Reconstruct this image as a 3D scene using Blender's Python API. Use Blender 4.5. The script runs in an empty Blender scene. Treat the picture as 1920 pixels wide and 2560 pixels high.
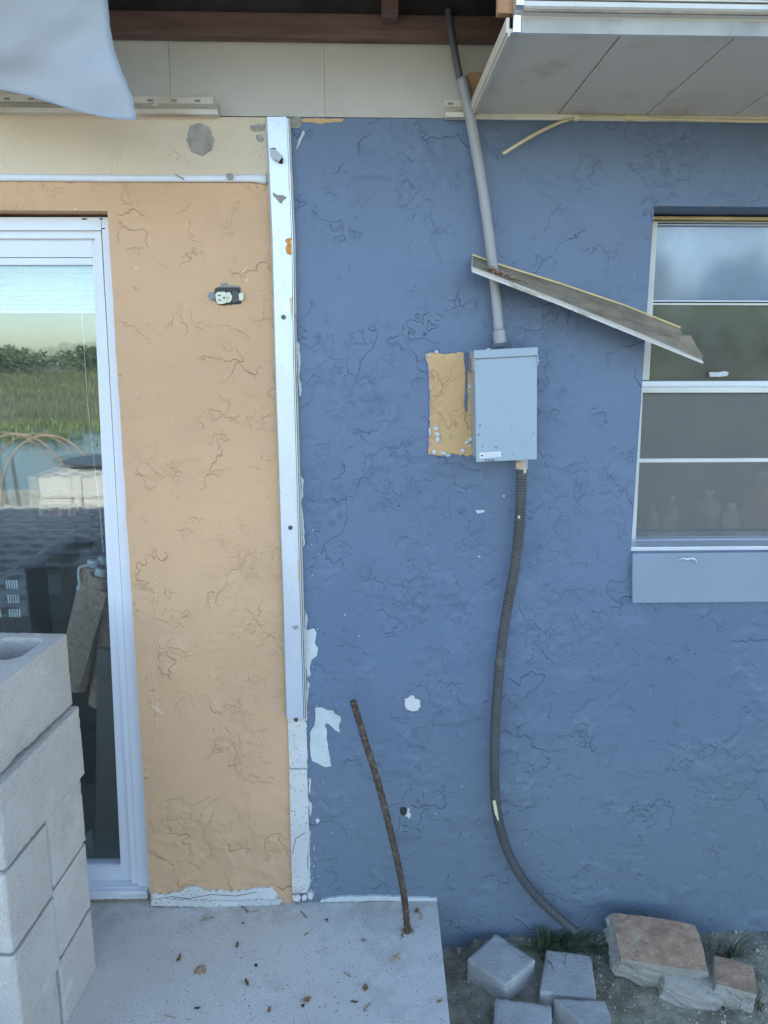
import bpy, bmesh, math, random
from mathutils import Vector, Matrix, noise
from mathutils.geometry import tessellate_polygon
R = math.radians
scene = bpy.context.scene
COL = scene.collection
random.seed(7)

# ------------------------------------------------------------------ camera
F = 1850.0
CAM = Vector((0.0, -2.05, 1.66)); PITCH = R(11.3); YAW = R(1.9)
cd = bpy.data.cameras.new('camera'); cam = bpy.data.objects.new('camera', cd); COL.objects.link(cam)
cam.location = CAM; cam.rotation_euler = (R(90) - PITCH, 0, -YAW)
cd.sensor_fit = 'VERTICAL'; cd.sensor_height = 36; cd.lens = F / 2560 * 36
cd.clip_start = 0.02; cd.clip_end = 3000
scene.camera = cam
# ------------------------------------------------------------------ world, sun, exposure
SUN_EL, SUN_AZ = R(28.5), R(-14)           # azimuth from +Y (behind the house), towards -X
world = bpy.data.worlds.new('World'); scene.world = world; world.use_nodes = True
wn = world.node_tree.nodes; wl = world.node_tree.links
sky = wn.new('ShaderNodeTexSky'); sky.sky_type = 'NISHITA'; sky.sun_disc = False
sky.sun_elevation = SUN_EL; sky.sun_rotation = SUN_AZ
sky.air_density = 1.0; sky.dust_density = 1.1; sky.ozone_density = 1.0
bg = wn['Background']; bg.inputs['Strength'].default_value = 0.12
wl.new(sky.outputs[0], bg.inputs[0])
sd = bpy.data.lights.new('sun', 'SUN'); sd.energy = 4.0; sd.angle = R(0.5); sd.color = (1, .95, .87)
sun = bpy.data.objects.new('sun', sd); COL.objects.link(sun)
to_sun = Vector((math.sin(SUN_AZ) * math.cos(SUN_EL), math.cos(SUN_AZ) * math.cos(SUN_EL), math.sin(SUN_EL)))
sun.rotation_euler = to_sun.to_track_quat('Z', 'Y').to_euler()
scene.view_settings.view_transform = 'Standard'; scene.view_settings.look = 'None'
scene.view_settings.gamma = 1; scene.view_settings.use_curve_mapping = False
scene.view_settings.exposure = 2.55
scene.cycles.max_bounces = 10; scene.cycles.diffuse_bounces = 5; scene.cycles.transparent_max_bounces = 16
scene.cycles.sample_clamp_indirect = 8

# ------------------------------------------------------------------ measuring: a photo point on a known real plane
fw = Vector((math.sin(YAW) * math.cos(PITCH), math.cos(YAW) * math.cos(PITCH), -math.sin(PITCH)))
rt = Vector((math.cos(YAW), -math.sin(YAW), 0)); up = rt.cross(fw)
def ray(x, y): return fw + rt * ((x - 960) / F) - up * ((y - 1280) / F)
def P(x, y, Y=0.0):
    d = ray(x, y); return CAM + d * ((Y - CAM.y) / d.y)
def G(x, y, z=0.0):
    d = ray(x, y); return CAM + d * ((z - CAM.z) / d.z)
def MIR(x, y, d):                        # where a thing seen mirrored in the door glass really stands, d metres out
    p = P(x, y, d); return Vector((p.x, -p.y, p.z))

# ------------------------------------------------------------------ materials
class NT:
    def __init__(s, name):
        s.m = bpy.data.materials.new(name); s.m.use_nodes = True
        s.t = s.m.node_tree; s.n = s.t.nodes; s.l = s.t.links
        s.b = s.n['Principled BSDF']; s.out = s.n['Material Output']
        g = s.n.new('ShaderNodeTexCoord'); oi = s.n.new('ShaderNodeObjectInfo')
        v = s.n.new('ShaderNodeVectorMath'); v.operation = 'MULTIPLY_ADD'
        s.l.new(oi.outputs['Random'], v.inputs[0]); v.inputs[1].default_value = (17, 29, 13); s.l.new(g.outputs['Object'], v.inputs[2])
        s.P = v.outputs[0]
        s.geo = s.n.new('ShaderNodeNewGeometry')
    def lk(s, a, sock):
        if isinstance(a, (int, float)): sock.default_value = a
        elif isinstance(a, tuple): sock.default_value = a if len(a) == 4 or sock.type == 'VECTOR' else (*a, 1)
        else: s.l.new(a, sock)
    def math(s, op, a, b=0.0, c=0.0, clamp=False):
        n = s.n.new('ShaderNodeMath'); n.operation = op; n.use_clamp = clamp
        for k, v in enumerate((a, b, c)): s.lk(v, n.inputs[k])
        return n.outputs[0]
    def vec(s, op, a, b):
        n = s.n.new('ShaderNodeVectorMath'); n.operation = op
        s.lk(a, n.inputs[0]); s.lk(b, n.inputs[1]); return n.outputs[0]
    def noise(s, scale, detail=3, rough=.5, P=None, dist=0, col=False):
        n = s.n.new('ShaderNodeTexNoise'); s.l.new(P or s.P, n.inputs['Vector'])
        n.inputs['Scale'].default_value = scale; n.inputs['Detail'].default_value = detail
        n.inputs['Roughness'].default_value = rough; n.inputs['Distortion'].default_value = dist
        return n.outputs['Color' if col else 'Fac']
    def vor(s, scale, P=None, feat='F1'):
        n = s.n.new('ShaderNodeTexVoronoi'); n.feature = feat; s.l.new(P or s.P, n.inputs['Vector']); n.inputs['Scale'].default_value = scale
        return n
    def ramp(s, f, a, b, o0=0.0, o1=1.0, smooth=True):
        n = s.n.new('ShaderNodeMapRange'); n.interpolation_type = 'SMOOTHSTEP' if smooth else 'LINEAR'
        s.lk(f, n.inputs[0]); n.inputs[1].default_value = a; n.inputs[2].default_value = b
        n.inputs[3].default_value = o0; n.inputs[4].default_value = o1
        return n.outputs[0]
    def mix(s, f, a, b):
        n = s.n.new('ShaderNodeMix'); n.data_type = 'RGBA'
        s.lk(f, n.inputs[0]); s.lk(a, n.inputs[6]); s.lk(b, n.inputs[7]); return n.outputs[2]
    def bump(s, h, dist, strength=1.0):
        n = s.n.new('ShaderNodeBump'); s.l.new(h, n.inputs['Height']); n.inputs['Distance'].default_value = dist
        n.inputs['Strength'].default_value = strength; s.l.new(n.outputs[0], s.b.inputs['Normal'])
    def col(s, c): s.lk(c, s.b.inputs['Base Color'])

def sc3(c, k): return tuple(min(1, v * k) for v in c)
def MAT(name, c, rough=.6, metal=0, var=.12, vs=7, bump=0, bs=80, spots=None, c2=None, c2t=(.55, .7), c2s=4, stretch=None, spec=.5):
    t = NT(name); Pp = t.P
    if stretch: Pp = t.vec('MULTIPLY', t.P, stretch)
    f = t.noise(vs, 4, .6, Pp)
    cc = t.mix(t.ramp(f, .3, .7), sc3(c, 1 - var), sc3(c, 1 + var))
    if c2:
        m = t.ramp(t.noise(c2s, 6, .65, Pp), *c2t); cc = t.mix(m, cc, c2)
    if spots:                            # (colour, scale, radius, density threshold)
        v = t.vor(spots[1]); d = t.ramp(v.outputs['Distance'], spots[2] * .6, spots[2], 1, 0)
        dm = t.ramp(t.noise(3.1, 4, .6), spots[3], spots[3] + .15)
        pick = t.ramp(t.math('FRACT', t.math('MULTIPLY', v.outputs['Color'], 7.3)), .35, .45)
        cc = t.mix(t.math('MULTIPLY', t.math('MULTIPLY', d, dm), pick), cc, spots[0])
    t.col(cc); t.b.inputs['Roughness'].default_value = rough; t.b.inputs['Metallic'].default_value = metal
    t.b.inputs['Specular IOR Level'].default_value = spec
    if bump: t.bump(t.noise(bs, 5, .65, Pp), bump)
    return t.m

def stucco(name, c, lo=.5, edge_shade=(.3, .25, .2), amt=.04, dist=.0056, off=0.0, patch=None, spots=True, rough=.62):
    t = NT(name); t.P = t.vec('ADD', t.geo.outputs['Position'], (off, off * .7, off * 1.3))
    w = t.vec('SCALE', t.vec('SUBTRACT', t.noise(9, 3, .6, col=True), (.5, .5, .5)), (0, 0, 0)); w.node.inputs['Scale'].default_value = .06
    w2 = t.vec('SCALE', t.vec('SUBTRACT', t.noise(48, 3, .6, col=True), (.5, .5, .5)), (0, 0, 0)); w2.node.inputs['Scale'].default_value = .014
    W = t.vec('ADD', t.vec('ADD', t.P, w), w2)
    # trowelled plates with torn edges: a height step and a thin lip along wandering contours
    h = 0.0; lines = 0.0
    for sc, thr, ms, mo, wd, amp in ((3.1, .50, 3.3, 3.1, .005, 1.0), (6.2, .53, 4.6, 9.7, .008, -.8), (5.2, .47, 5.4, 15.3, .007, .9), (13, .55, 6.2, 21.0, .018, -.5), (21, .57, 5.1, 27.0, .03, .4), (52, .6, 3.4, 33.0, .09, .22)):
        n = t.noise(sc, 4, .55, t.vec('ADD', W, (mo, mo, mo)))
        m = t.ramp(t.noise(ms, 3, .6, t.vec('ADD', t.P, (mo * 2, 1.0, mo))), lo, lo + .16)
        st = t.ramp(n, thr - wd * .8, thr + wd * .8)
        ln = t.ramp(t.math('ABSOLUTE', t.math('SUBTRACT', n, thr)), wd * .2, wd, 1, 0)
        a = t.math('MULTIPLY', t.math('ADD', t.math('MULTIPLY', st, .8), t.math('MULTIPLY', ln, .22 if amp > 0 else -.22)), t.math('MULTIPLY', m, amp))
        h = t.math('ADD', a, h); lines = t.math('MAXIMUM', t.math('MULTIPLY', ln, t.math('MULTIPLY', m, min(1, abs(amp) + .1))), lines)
    g = t.noise(170, 3, .6); g2 = t.noise(38, 4, .6)
    h = t.math('ADD', h, t.math('ADD', t.math('MULTIPLY', g, .07), t.math('MULTIPLY', g2, .30)))
    cc = t.mix(t.ramp(t.noise(1.7, 4, .6), .3, .7), sc3(c, .93), sc3(c, 1.07))
    cc = t.mix(t.math('MULTIPLY', lines, amt), cc, edge_shade)  # darker colour along plate edges stands in for crevice shade
    if spots:                            # small chips down to pale plaster, and dark pin holes
        v = t.vor(16); d = t.ramp(v.outputs['Distance'], .03, .055, 1, 0)
        cc = t.mix(t.math('MULTIPLY', d, t.ramp(t.noise(5, 2), .58, .62)), cc, (.6, .6, .58))
        v = t.vor(21); d = t.ramp(v.outputs['Distance'], .03, .05, 1, 0)
        cc = t.mix(t.math('MULTIPLY', d, t.ramp(t.noise(4.3, 2, P=W), .56, .6)), cc, sc3(c, .35))
    if patch:                            # (axis height z0,z1 , colour) weathered lower part of the paint
        z = t.n.new('ShaderNodeSeparateXYZ'); t.l.new(t.geo.outputs['Position'], z.inputs[0])
        f = t.math('ADD', z.outputs[2], t.math('MULTIPLY', t.math('SUBTRACT', t.noise(3, 5, .6), .5), .5))
        cc = t.mix(t.ramp(f, patch[0], patch[1], .75, 0), cc, patch[2])
    t.col(cc); t.b.inputs['Roughness'].default_value = rough
    t.bump(h, dist)
    return t.m

TAN = (.56, .342, .19); CREAM = (.62, .50, .36); BLUE = (.108, .150, .232)
m_tan = stucco('tan_stucco', TAN, edge_shade=(.36, .22, .12))
m_cream = stucco('cream_stucco', CREAM, edge_shade=(.42, .33, .22), lo=.5, dist=.0022, off=5)
m_blue = stucco('blue_stucco', BLUE, edge_shade=(.085, .10, .13), amt=.10, off=11, patch=(.05, 1.0, (.14, .172, .20)), rough=.5)
m_sill = stucco('sill_blue_stucco', (.23, .265, .33), edge_shade=(.1, .11, .13), lo=.6, dist=.001, off=3, spots=False)  # lighter than the wall paint: flare veil put into the colour
m_plaster = MAT('bare_plaster', (.56, .54, .51), .85, var=.08, bump=.002, bs=60, spots=((.25, .22, .2), 90, .3, .4), c2=(.42, .40, .38))
m_peel = MAT('old_white_paint', (.52, .54, .535), .7, var=.10, vs=14, bump=.003, bs=60, c2=(.42, .42, .38), c2t=(.58, .72), c2s=22, spots=((.2, .22, .25), 90, .14, .4))
m_tanpeel = stucco('old_tan_paint', (.60, .37, .17), edge_shade=(.22, .12, .06), lo=.45, dist=.003, off=8, amt=.4)
m_patch = MAT('grey_mortar', (.31, .285, .25), .9, var=.2, vs=40, bump=.005, bs=70, c2=(.40, .37, .33), c2s=30)
m_scratch = MAT('faint_scratch', (.62, .47, .33), .8)
m_dark = MAT('dark_crack', (.03, .028, .025), .9)
m_frieze = MAT('frieze_paint', (.48, .44, .385), .75, var=.05, vs=3, bump=.0008, bs=220, c2=(.41, .37, .32), c2s=2.5)
m_alum = MAT('weathered_aluminium', (.58, .60, .65), .35, .4, var=.05, bump=.0005, bs=30, spots=((.2, .2, .2), 120, .16, .35), stretch=(1, 1, .35))
m_white = MAT('white_vinyl', (.68, .69, .73), .35, var=.015, spots=((.35, .33, .3), 45, .07, .55))
m_offwhite = MAT('aged_white_paint', (.62, .61, .56), .5, var=.06, spots=((.25, .2, .15), 60, .15, .45))
m_yellow = MAT('yellowed_caulk', (.58, .44, .20), .6, c2=(.45, .22, .08), c2t=(.6, .75), c2s=9)
m_sof = MAT('soffit_vinyl', (.60, .545, .45), .55, var=.03, vs=2, bump=.0012, bs=8, c2=(.44, .35, .27), c2t=(.50, .72), c2s=4)
m_sofedge = MAT('soffit_trim', (.62, .58, .47), .5, c2=(.35, .28, .2), c2t=(.6, .75), c2s=20)
m_fascia = MAT('fascia_metal', (.60, .59, .55), .5, var=.06, c2=(.32, .3, .27), c2t=(.55, .8), c2s=12, stretch=(.3, 1, 1))
m_wood = MAT('brown_lumber', (.15, .085, .068), .8, var=.3, vs=10, stretch=(.3, 3, 3), bump=.001, bs=60)
m_newwood = MAT('orange_lumber', (.42, .22, .11), .75, var=.15, vs=16, stretch=(3, .3, 3), bump=.0008)
m_deck = MAT('roof_deck_wood', (.05, .045, .045), .9, var=.3)
m_shingle = MAT('roof_shingle', (.12, .11, .1), .95, bump=.004, bs=30)
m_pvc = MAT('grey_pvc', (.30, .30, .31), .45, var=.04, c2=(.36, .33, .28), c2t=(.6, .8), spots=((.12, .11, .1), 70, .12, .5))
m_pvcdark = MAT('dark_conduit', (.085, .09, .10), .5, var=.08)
m_flex = MAT('flexible_conduit', (.085, .083, .08), .45, var=.15, c2=(.15, .14, .13), c2t=(.55, .75), c2s=12)
m_box = MAT('grey_enamel', (.29, .355, .41), .38, var=.02, vs=3, spots=((.12, .17, .2), 62, .15, .42), bump=.0002, bs=6)
m_boxd = MAT('galvanised_bracket', (.2, .21, .22), .5, .5)
m_ink = MAT('grey_print', (.33, .35, .36), .6, var=.02)
m_black = MAT('black_plastic', (.018, .018, .02), .5, var=.1)
m_ivory = MAT('ivory_plastic', (.62, .62, .47), .35, var=.02)
m_screw = MAT('dull_screw', (.09, .09, .1), .45, .7)
m_brass = MAT('pale_screw', (.5, .36, .25), .4, .6)
m_rust = MAT('rust_flake', (.62, .27, .045), .85, var=.25, vs=30, bump=.002, c2=(.3, .1, .03), c2s=30)
m_rebar = MAT('rusty_steel', (.075, .05, .035), .75, .2, var=.35, vs=40, bump=.001, bs=120, c2=(.15, .11, .075), c2t=(.52, .62), c2s=50)
m_dirt = MAT('grimy_metal', (.24, .19, .14), .85, var=.25, vs=25, bump=.002, bs=120, c2=(.30, .235, .15), c2s=14, stretch=(.6, 1, 1))
m_lip = MAT('grimy_white_metal', (.52, .48, .43), .5, .1, var=.08, vs=12, c2=(.33, .27, .2), c2t=(.55, .7), c2s=18)
m_litter = MAT('brown_litter', (.33, .215, .14), .9, var=.35, vs=60, bump=.004, bs=140)
m_cable = MAT('cream_cable', (.60, .51, .30), .5, var=.06, c2=(.35, .2, .1), c2t=(.6, .7), c2s=14)
m_red = MAT('old_red_brown_face', (.31, .20, .13), .85, var=.25, vs=22, bump=.007, bs=45, c2=(.38, .31, .23), c2t=(.56, .7), c2s=9, spots=((.16, .12, .09), 70, .22, .35))
m_rubble = MAT('broken_concrete', (.36, .33, .28), .95, var=.15, bump=.006, bs=45, spots=((.2, .17, .13), 60, .25, .35))
m_paver = MAT('grey_paver', (.38, .37, .35), .9, var=.14, bump=.004, bs=110, spots=((.5, .48, .42), 75, .17, .35), c2=(.32, .30, .26), c2s=5)
m_leaf = MAT('dry_leaf', (.38, .24, .12), .8, var=.3, vs=30)
m_twig = MAT('dry_twig', (.24, .16, .09), .85, var=.3, vs=40)
m_greyleaf = MAT('dark_litter', (.06, .06, .045), .8, var=.3)
m_grass = MAT('grass_blade', (.085, .125, .05), .6, var=.35, vs=8)
m_straw = MAT('dry_grass_blade', (.25, .22, .12), .7, var=.3, vs=8)
m_pot = MAT('dark_bin', (.02, .018, .02), .5, var=.3)
m_rattan = MAT('woven_reed', (.42, .31, .22), .8, var=.25, vs=60, bump=.002, bs=150)
m_cap = MAT('pale_plastic_cap', (.55, .66, .64), .4)
m_panel = MAT('brown_cabinet', (.06, .03, .02), .6)
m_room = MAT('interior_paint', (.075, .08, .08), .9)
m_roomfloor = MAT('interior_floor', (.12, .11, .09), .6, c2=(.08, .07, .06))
m_blind = MAT('pale_blind', (.62, .66, .66), .7, var=.03)
m_lily = MAT('marsh_leaf', (.13, .17, .035), .7, var=.5, vs=.8, c2=(.17, .12, .05), c2s=.5)
m_reed = MAT('marsh_reed', (.14, .14, .05), .8, var=.5, vs=.25, c2=(.07, .085, .03), c2s=.09, c2t=(.45, .6))
m_crown = MAT('far_foliage', (.085, .12, .055), .9, var=.45, vs=.5)
m_trunk = MAT('tree_bark', (.07, .055, .04), .9)

def cmu():
    t = NT('concrete_block')
    cc = t.mix(t.ramp(t.noise(5, 5, .6), .3, .7), (.46, .42, .37), (.57, .525, .47))
    v = t.vor(150); cc = t.mix(t.math('MULTIPLY', t.ramp(v.outputs['Distance'], .12, .34, .8, 0), t.ramp(t.noise(30, 4, .7), .42, .6)), cc, (.17, .155, .14))
    t.col(cc); t.b.inputs['Roughness'].default_value = .95
    cc = t.mix(t.ramp(t.noise(190, 3, .7), .35, .65, .0, .35), cc, (.68, .64, .59))
    cc = t.mix(t.ramp(t.noise(11, 6, .75), .58, .66, 0, .55), cc, (.68, .65, .62))
    cc = t.mix(t.ramp(t.noise(4, 6, .7), .55, .68, 0, .4), cc, (.36, .33, .29))
    t.col(cc)
    t.bump(t.math('ADD', t.noise(260, 4, .7), t.math('MULTIPLY', t.noise(14, 4, .6), .8)), .0035)
    return t.m
m_cmu = cmu()
def padmat():
    t = NT('patio_concrete'); t.P = t.geo.outputs['Position']
    cc = t.mix(t.ramp(t.noise(2.2, 5, .6), .3, .7), (.52, .49, .445), (.61, .58, .535))
    cc = t.mix(t.ramp(t.noise(5.5, 6, .7), .58, .75, 0, .5), cc, (.40, .35, .26))
    dm = t.ramp(t.noise(4.2, 5, .65), .40, .60, .18, 1)
    for s, r in ((210, .36), (330, .40), (95, .20)):
        v = t.vor(s, t.P)
        pk = t.n.new('ShaderNodeSeparateColor'); t.l.new(v.outputs['Color'], pk.inputs[0])
        sel = t.math('LESS_THAN', pk.outputs[0], t.math('MULTIPLY', dm, .42))
        cc = t.mix(t.math('MULTIPLY', t.math('MULTIPLY', t.ramp(v.outputs['Distance'], r * .55, r, 1, 0), sel), .62), cc, (.16, .15, .125))
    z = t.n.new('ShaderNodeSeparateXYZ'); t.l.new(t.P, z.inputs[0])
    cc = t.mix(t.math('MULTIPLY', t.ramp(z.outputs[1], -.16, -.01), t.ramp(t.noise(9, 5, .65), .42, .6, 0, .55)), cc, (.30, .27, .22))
    cc = t.mix(t.ramp(t.noise(1.3, 7, .75), .56, .62, 0, .35), cc, (.36, .35, .33))
    t.col(cc); t.b.inputs['Roughness'].default_value = .8
    t.bump(t.math('ADD', t.noise(150, 4, .7), t.noise(20, 4)), .0015)
    return t.m
m_pad = padmat()
def soilmat():
    t = NT('sandy_soil'); t.P = t.geo.outputs['Position']
    near = t.mix(t.ramp(t.noise(14, 6, .7), .35, .65), (.20, .18, .13), (.36, .325, .25))
    near = t.mix(t.ramp(t.noise(6, 5, .6), .52, .68, 0, .6), near, (.10, .10, .055))
    v = t.vor(55); near = t.mix(t.ramp(v.outputs['Distance'], .12, .3, .6, 0), near, (.40, .37, .31))
    far = t.mix(t.ramp(t.noise(.35, 6, .7), .4, .6), (.09, .10, .035), (.15, .12, .06))
    z = t.n.new('ShaderNodeSeparateXYZ'); t.l.new(t.P, z.inputs[0])
    yard = t.mix(t.ramp(t.noise(1.2, 6, .7), .4, .6), (.40, .36, .28), (.52, .47, .37))
    near = t.mix(t.ramp(z.outputs[1], -2.2, -1.4), yard, near)
    t.col(t.mix(t.ramp(z.outputs[1], -20, -9), far, near)); t.b.inputs['Roughness'].default_value = .95
    t.bump(t.math('ADD', t.noise(60, 6, .7), t.noise(9, 4)), .012)
    return t.m
m_soil = soilmat()
def watermat():
    t = NT('lake_water'); t.P = t.geo.outputs['Position']
    t.col((.05, .07, .07)); t.b.inputs['Roughness'].default_value = .12; t.b.inputs['IOR'].default_value = 1.33
    t.bump(t.noise(3, 4, .6), .02); return t.m
m_water = watermat()
def glassmat(name, dust=.04, tint=(.955, .96, .96), dustcol=(.5, .52, .53), dscale=9, gloss_rough=.0, gcol=(1, 1, 1)):
    t = NT(name)
    dt = t.n.new('ShaderNodeVectorMath'); dt.operation = 'DOT_PRODUCT'
    t.l.new(t.geo.outputs['Incoming'], dt.inputs[0]); t.l.new(t.geo.outputs['Normal'], dt.inputs[1])
    c = t.math('SUBTRACT', 1.0, t.math('ABSOLUTE', dt.outputs['Value']))
    fr = t.math('ADD', t.math('MULTIPLY', t.math('POWER', c, 5.0), .92), .062)
    tr = t.n.new('ShaderNodeBsdfTransparent'); tr.inputs[0].default_value = (*tint, 1)
    gl = t.n.new('ShaderNodeBsdfGlossy'); gl.inputs['Roughness'].default_value = gloss_rough; gl.inputs[0].default_value = (*gcol, 1)
    df = t.n.new('ShaderNodeBsdfDiffuse'); df.inputs[0].default_value = (*dustcol, 1)
    m1 = t.n.new('ShaderNodeMixShader'); t.l.new(fr, m1.inputs[0]); t.l.new(tr.outputs[0], m1.inputs[1]); t.l.new(gl.outputs[0], m1.inputs[2])
    m2 = t.n.new('ShaderNodeMixShader')
    v = t.vor(30); sp = t.math('MULTIPLY', t.ramp(v.outputs['Distance'], .03, .05, .8, 0), t.ramp(t.noise(8, 2), .5, .55))
    t.l.new(t.math('ADD', t.ramp(t.noise(dscale, 5, .65), .25, .75, dust * .5, dust * 1.5), sp, clamp=True), m2.inputs[0])
    t.l.new(m1.outputs[0], m2.inputs[1]); t.l.new(df.outputs[0], m2.inputs[2]); t.l.new(m2.outputs[0], t.out.inputs[0])
    return t.m
m_glass = glassmat('door_glass', .012, gcol=(.80, .95, 1.0))
m_glass2 = glassmat('dusty_sky_tint_glass', .16, dustcol=(.30, .40, .58), gloss_rough=.08)  # blue in the dust stands for sky reflected in the top pane
m_glass3 = glassmat('grimy_window_glass', .12, dustcol=(.34, .35, .35), gloss_rough=.1)
m_screen = glassmat('insect_screen', .12, tint=(.8, .8, .8), dustcol=(.16, .16, .17), dscale=14, gloss_rough=.5)
m_frost = glassmat('hazy_window_glass', .25, dustcol=(.35, .35, .32), dscale=5, gloss_rough=.3)

# ------------------------------------------------------------------ building helpers
def finish(name, bm, mat, parent=None, smooth=False, bevel=0, kind=None, recalc=True):
    if bevel: bmesh.ops.bevel(bm, geom=[e for e in bm.edges if len(e.link_faces) == 2 and e.calc_face_angle(0) > R(28)], offset=bevel, segments=2, affect='EDGES', profile=.6, clamp_overlap=True)
    if recalc: bmesh.ops.recalc_face_normals(bm, faces=bm.faces)
    me = bpy.data.meshes.new(name)
    o = bpy.data.objects.new(name, me)
    if parent: bmesh.ops.translate(bm, verts=bm.verts, vec=-wloc(parent)); o.parent = parent
    bm.to_mesh(me); bm.free()
    for mm in (mat if isinstance(mat, list) else [mat]): me.materials.append(mm)
    if smooth:
        for p in me.polygons: p.use_smooth = True
    COL.objects.link(o)
    if kind: o['kind'] = kind
    return o
def wloc(o):
    v = Vector((0, 0, 0))
    while o: v += o.location; o = o.parent
    return v
def tag(o, label, cat, group=None):
    o['label'] = label; o['category'] = cat
    if group: o['group'] = group
    return o
def thing(name, label, cat, loc=(0, 0, 0), group=None):
    o = bpy.data.objects.new(name, None); o.location = loc; o.empty_display_size = .05; COL.objects.link(o)
    return tag(o, label, cat, group)
def solo(name, bm, mat, label, cat, loc, group=None, **k):        # a thing that is one mesh, origin at its base
    bmesh.ops.translate(bm, verts=bm.verts, vec=-Vector(loc))
    o = finish(name, bm, mat, **k); o.location = loc; return tag(o, label, cat, group)
def bm_box(x0, x1, y0, y1, z0, z1, bm=None):
    bm = bm or bmesh.new()
    bmesh.ops.create_cube(bm, size=1, matrix=Matrix.Translation(((x0 + x1) / 2, (y0 + y1) / 2, (z0 + z1) / 2)) @ Matrix.Diagonal((x1 - x0, y1 - y0, z1 - z0, 1)))
    return bm
def bm_prism(pts, dv, bm=None):                                    # polygon of 3D points, extruded along dv
    bm = bm or bmesh.new(); n = len(pts)
    a = [bm.verts.new(p) for p in pts]; b = [bm.verts.new(Vector(p) + Vector(dv)) for p in pts]
    for t in tessellate_polygon([[Vector(p) for p in pts]]):
        bm.faces.new([a[i] for i in t]); bm.faces.new([b[i] for i in reversed(t)])
    for i in range(n):
        j = (i + 1) % n; bm.faces.new((a[i], a[j], b[j], b[i]))
    return bm
def pp(px, Yf, th): return bm_prism([P(x, y, Yf) for x, y in px], (0, th, 0))
def rag(px, amp=3, step=9, seed=1, close=True):
    rnd = random.Random(seed); out = []
    n = len(px)
    for i in range(n):
        x0, y0 = px[i]; x1, y1 = px[(i + 1) % n]; L = math.hypot(x1 - x0, y1 - y0); k = max(1, int(L / step))
        for j in range(k):
            f = j / k; q = Vector((x0 * .05, y0 * .05, seed))
            nx, ny = -(y1 - y0) / max(L, 1e-6), (x1 - x0) / max(L, 1e-6)
            d = amp * (noise.noise(Vector((x0 + (x1 - x0) * f, y0 + (y1 - y0) * f, seed * 9.1)) * .11) * 1.5 + rnd.uniform(-.35, .35))
            if j == 0: d *= .4
            out.append((x0 + (x1 - x0) * f + nx * d, y0 + (y1 - y0) * f + ny * d))
    return out
def bm_tube(path, r, n=12, bm=None, cap=True, closed=False):
    bm = bm or bmesh.new(); rings = []; path = [Vector(p) for p in path]; m = len(path)
    prev = None
    for i, p in enumerate(path):
        a = path[max(i - 1, 0)]; b = path[min(i + 1, m - 1)]; t = (b - a).normalized()
        if prev is None: s = t.cross(Vector((0, 1, 0)) if abs(t.y) < .9 else Vector((1, 0, 0))).normalized()
        else: s = (prev - t * prev.dot(t)).normalized()
        prev = s; u = t.cross(s); rr = r[i] if isinstance(r, (list, tuple)) else r
        rings.append([bm.verts.new(p + (s * math.cos(k / n * 2 * math.pi) + u * math.sin(k / n * 2 * math.pi)) * rr) for k in range(n)])
    for i in range(m - 1):
        for k in range(n):
            bm.faces.new((rings[i][k], rings[i][(k + 1) % n], rings[i + 1][(k + 1) % n], rings[i + 1][k]))
    if cap: bm.faces.new(rings[0][::-1]); bm.faces.new(rings[-1])
    return bm
def smooth_path(pts, n=8):
    pts = [Vector(p) for p in pts]; out = []
    q = [pts[0] * 2 - pts[1]] + pts + [pts[-1] * 2 - pts[-2]]
    for i in range(1, len(q) - 2):
        for k in range(n):
            t = k / n; a, b, c, d = q[i - 1:i + 3]
            out.append(.5 * (2 * b + (c - a) * t + (2 * a - 5 * b + 4 * c - d) * t * t + (3 * b - a - 3 * c + d) * t ** 3))
    out.append(pts[-1]); return out
def bm_disc(c, r, axis, depth, n=16, bm=None):
    c = Vector(c); return bm_tube([c, c + Vector(axis).normalized() * depth], r, n, bm)

# ------------------------------------------------------------------ SETTING: ground, pad, lake
padR = [G(1092, 2248, 0), G(1125, 2560, 0)]
GZ = -.18
def axis(spec):
    out = []
    for a, b, n in spec: out += [a + (b - a) * i / n for i in range(n)]
    out.append(spec[-1][1]); return out
xs = axis([(-900, -100, 6), (-100, -8, 10), (-8, .2, 10), (.2, 1.9, 110), (1.9, 8, 8), (8, 100, 10), (100, 900, 6)])
ys = axis([(-900, -200, 6), (-200, -40, 12), (-40, -8, 40), (-8, -1.2, 12), (-1.2, .05, 80), (.05, 60, 8)])
def gh(x, y):
    if y > -9.3: h = GZ
    elif y > -11: h = GZ + (y + 9.3) / 1.7 * .9
    elif y > -22: h = -1.1
    elif y > -25: h = -1.1 + (-22 - y) / 3 * .75
    else: h = -.35 + .15 * noise.noise(Vector((x * .05, y * .05, 0)))
    if -1.3 < y < .1 and .15 < x < 2:
        h += .018 * noise.noise(Vector((x * 7, y * 7, 0))) + .008 * noise.noise(Vector((x * 25, y * 25, 3))) + .03 * max(0, (y + .35) / .35) * (x > .35)
    return h
bm = bmesh.new(); grid = [[bm.verts.new((x, y, gh(x, y))) for x in xs] for y in ys]
for j in range(len(ys) - 1):
    for i in range(len(xs) - 1): bm.faces.new((grid[j][i], grid[j][i + 1], grid[j + 1][i + 1], grid[j + 1][i]))
finish('ground', bm, m_soil, smooth=True, kind='structure')
bm = bm_prism([(-900, -9, -.5), (900, -9, -.5), (900, -27, -.5), (-900, -27, -.5)], (0, 0, -.02)); finish('lake_water', bm, m_water, kind='structure')
pw = [P(*q, 0) for q in ((1092, 2248),)][0]
d = (padR[1] - padR[0]); ex = padR[1] + d * 6
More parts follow.
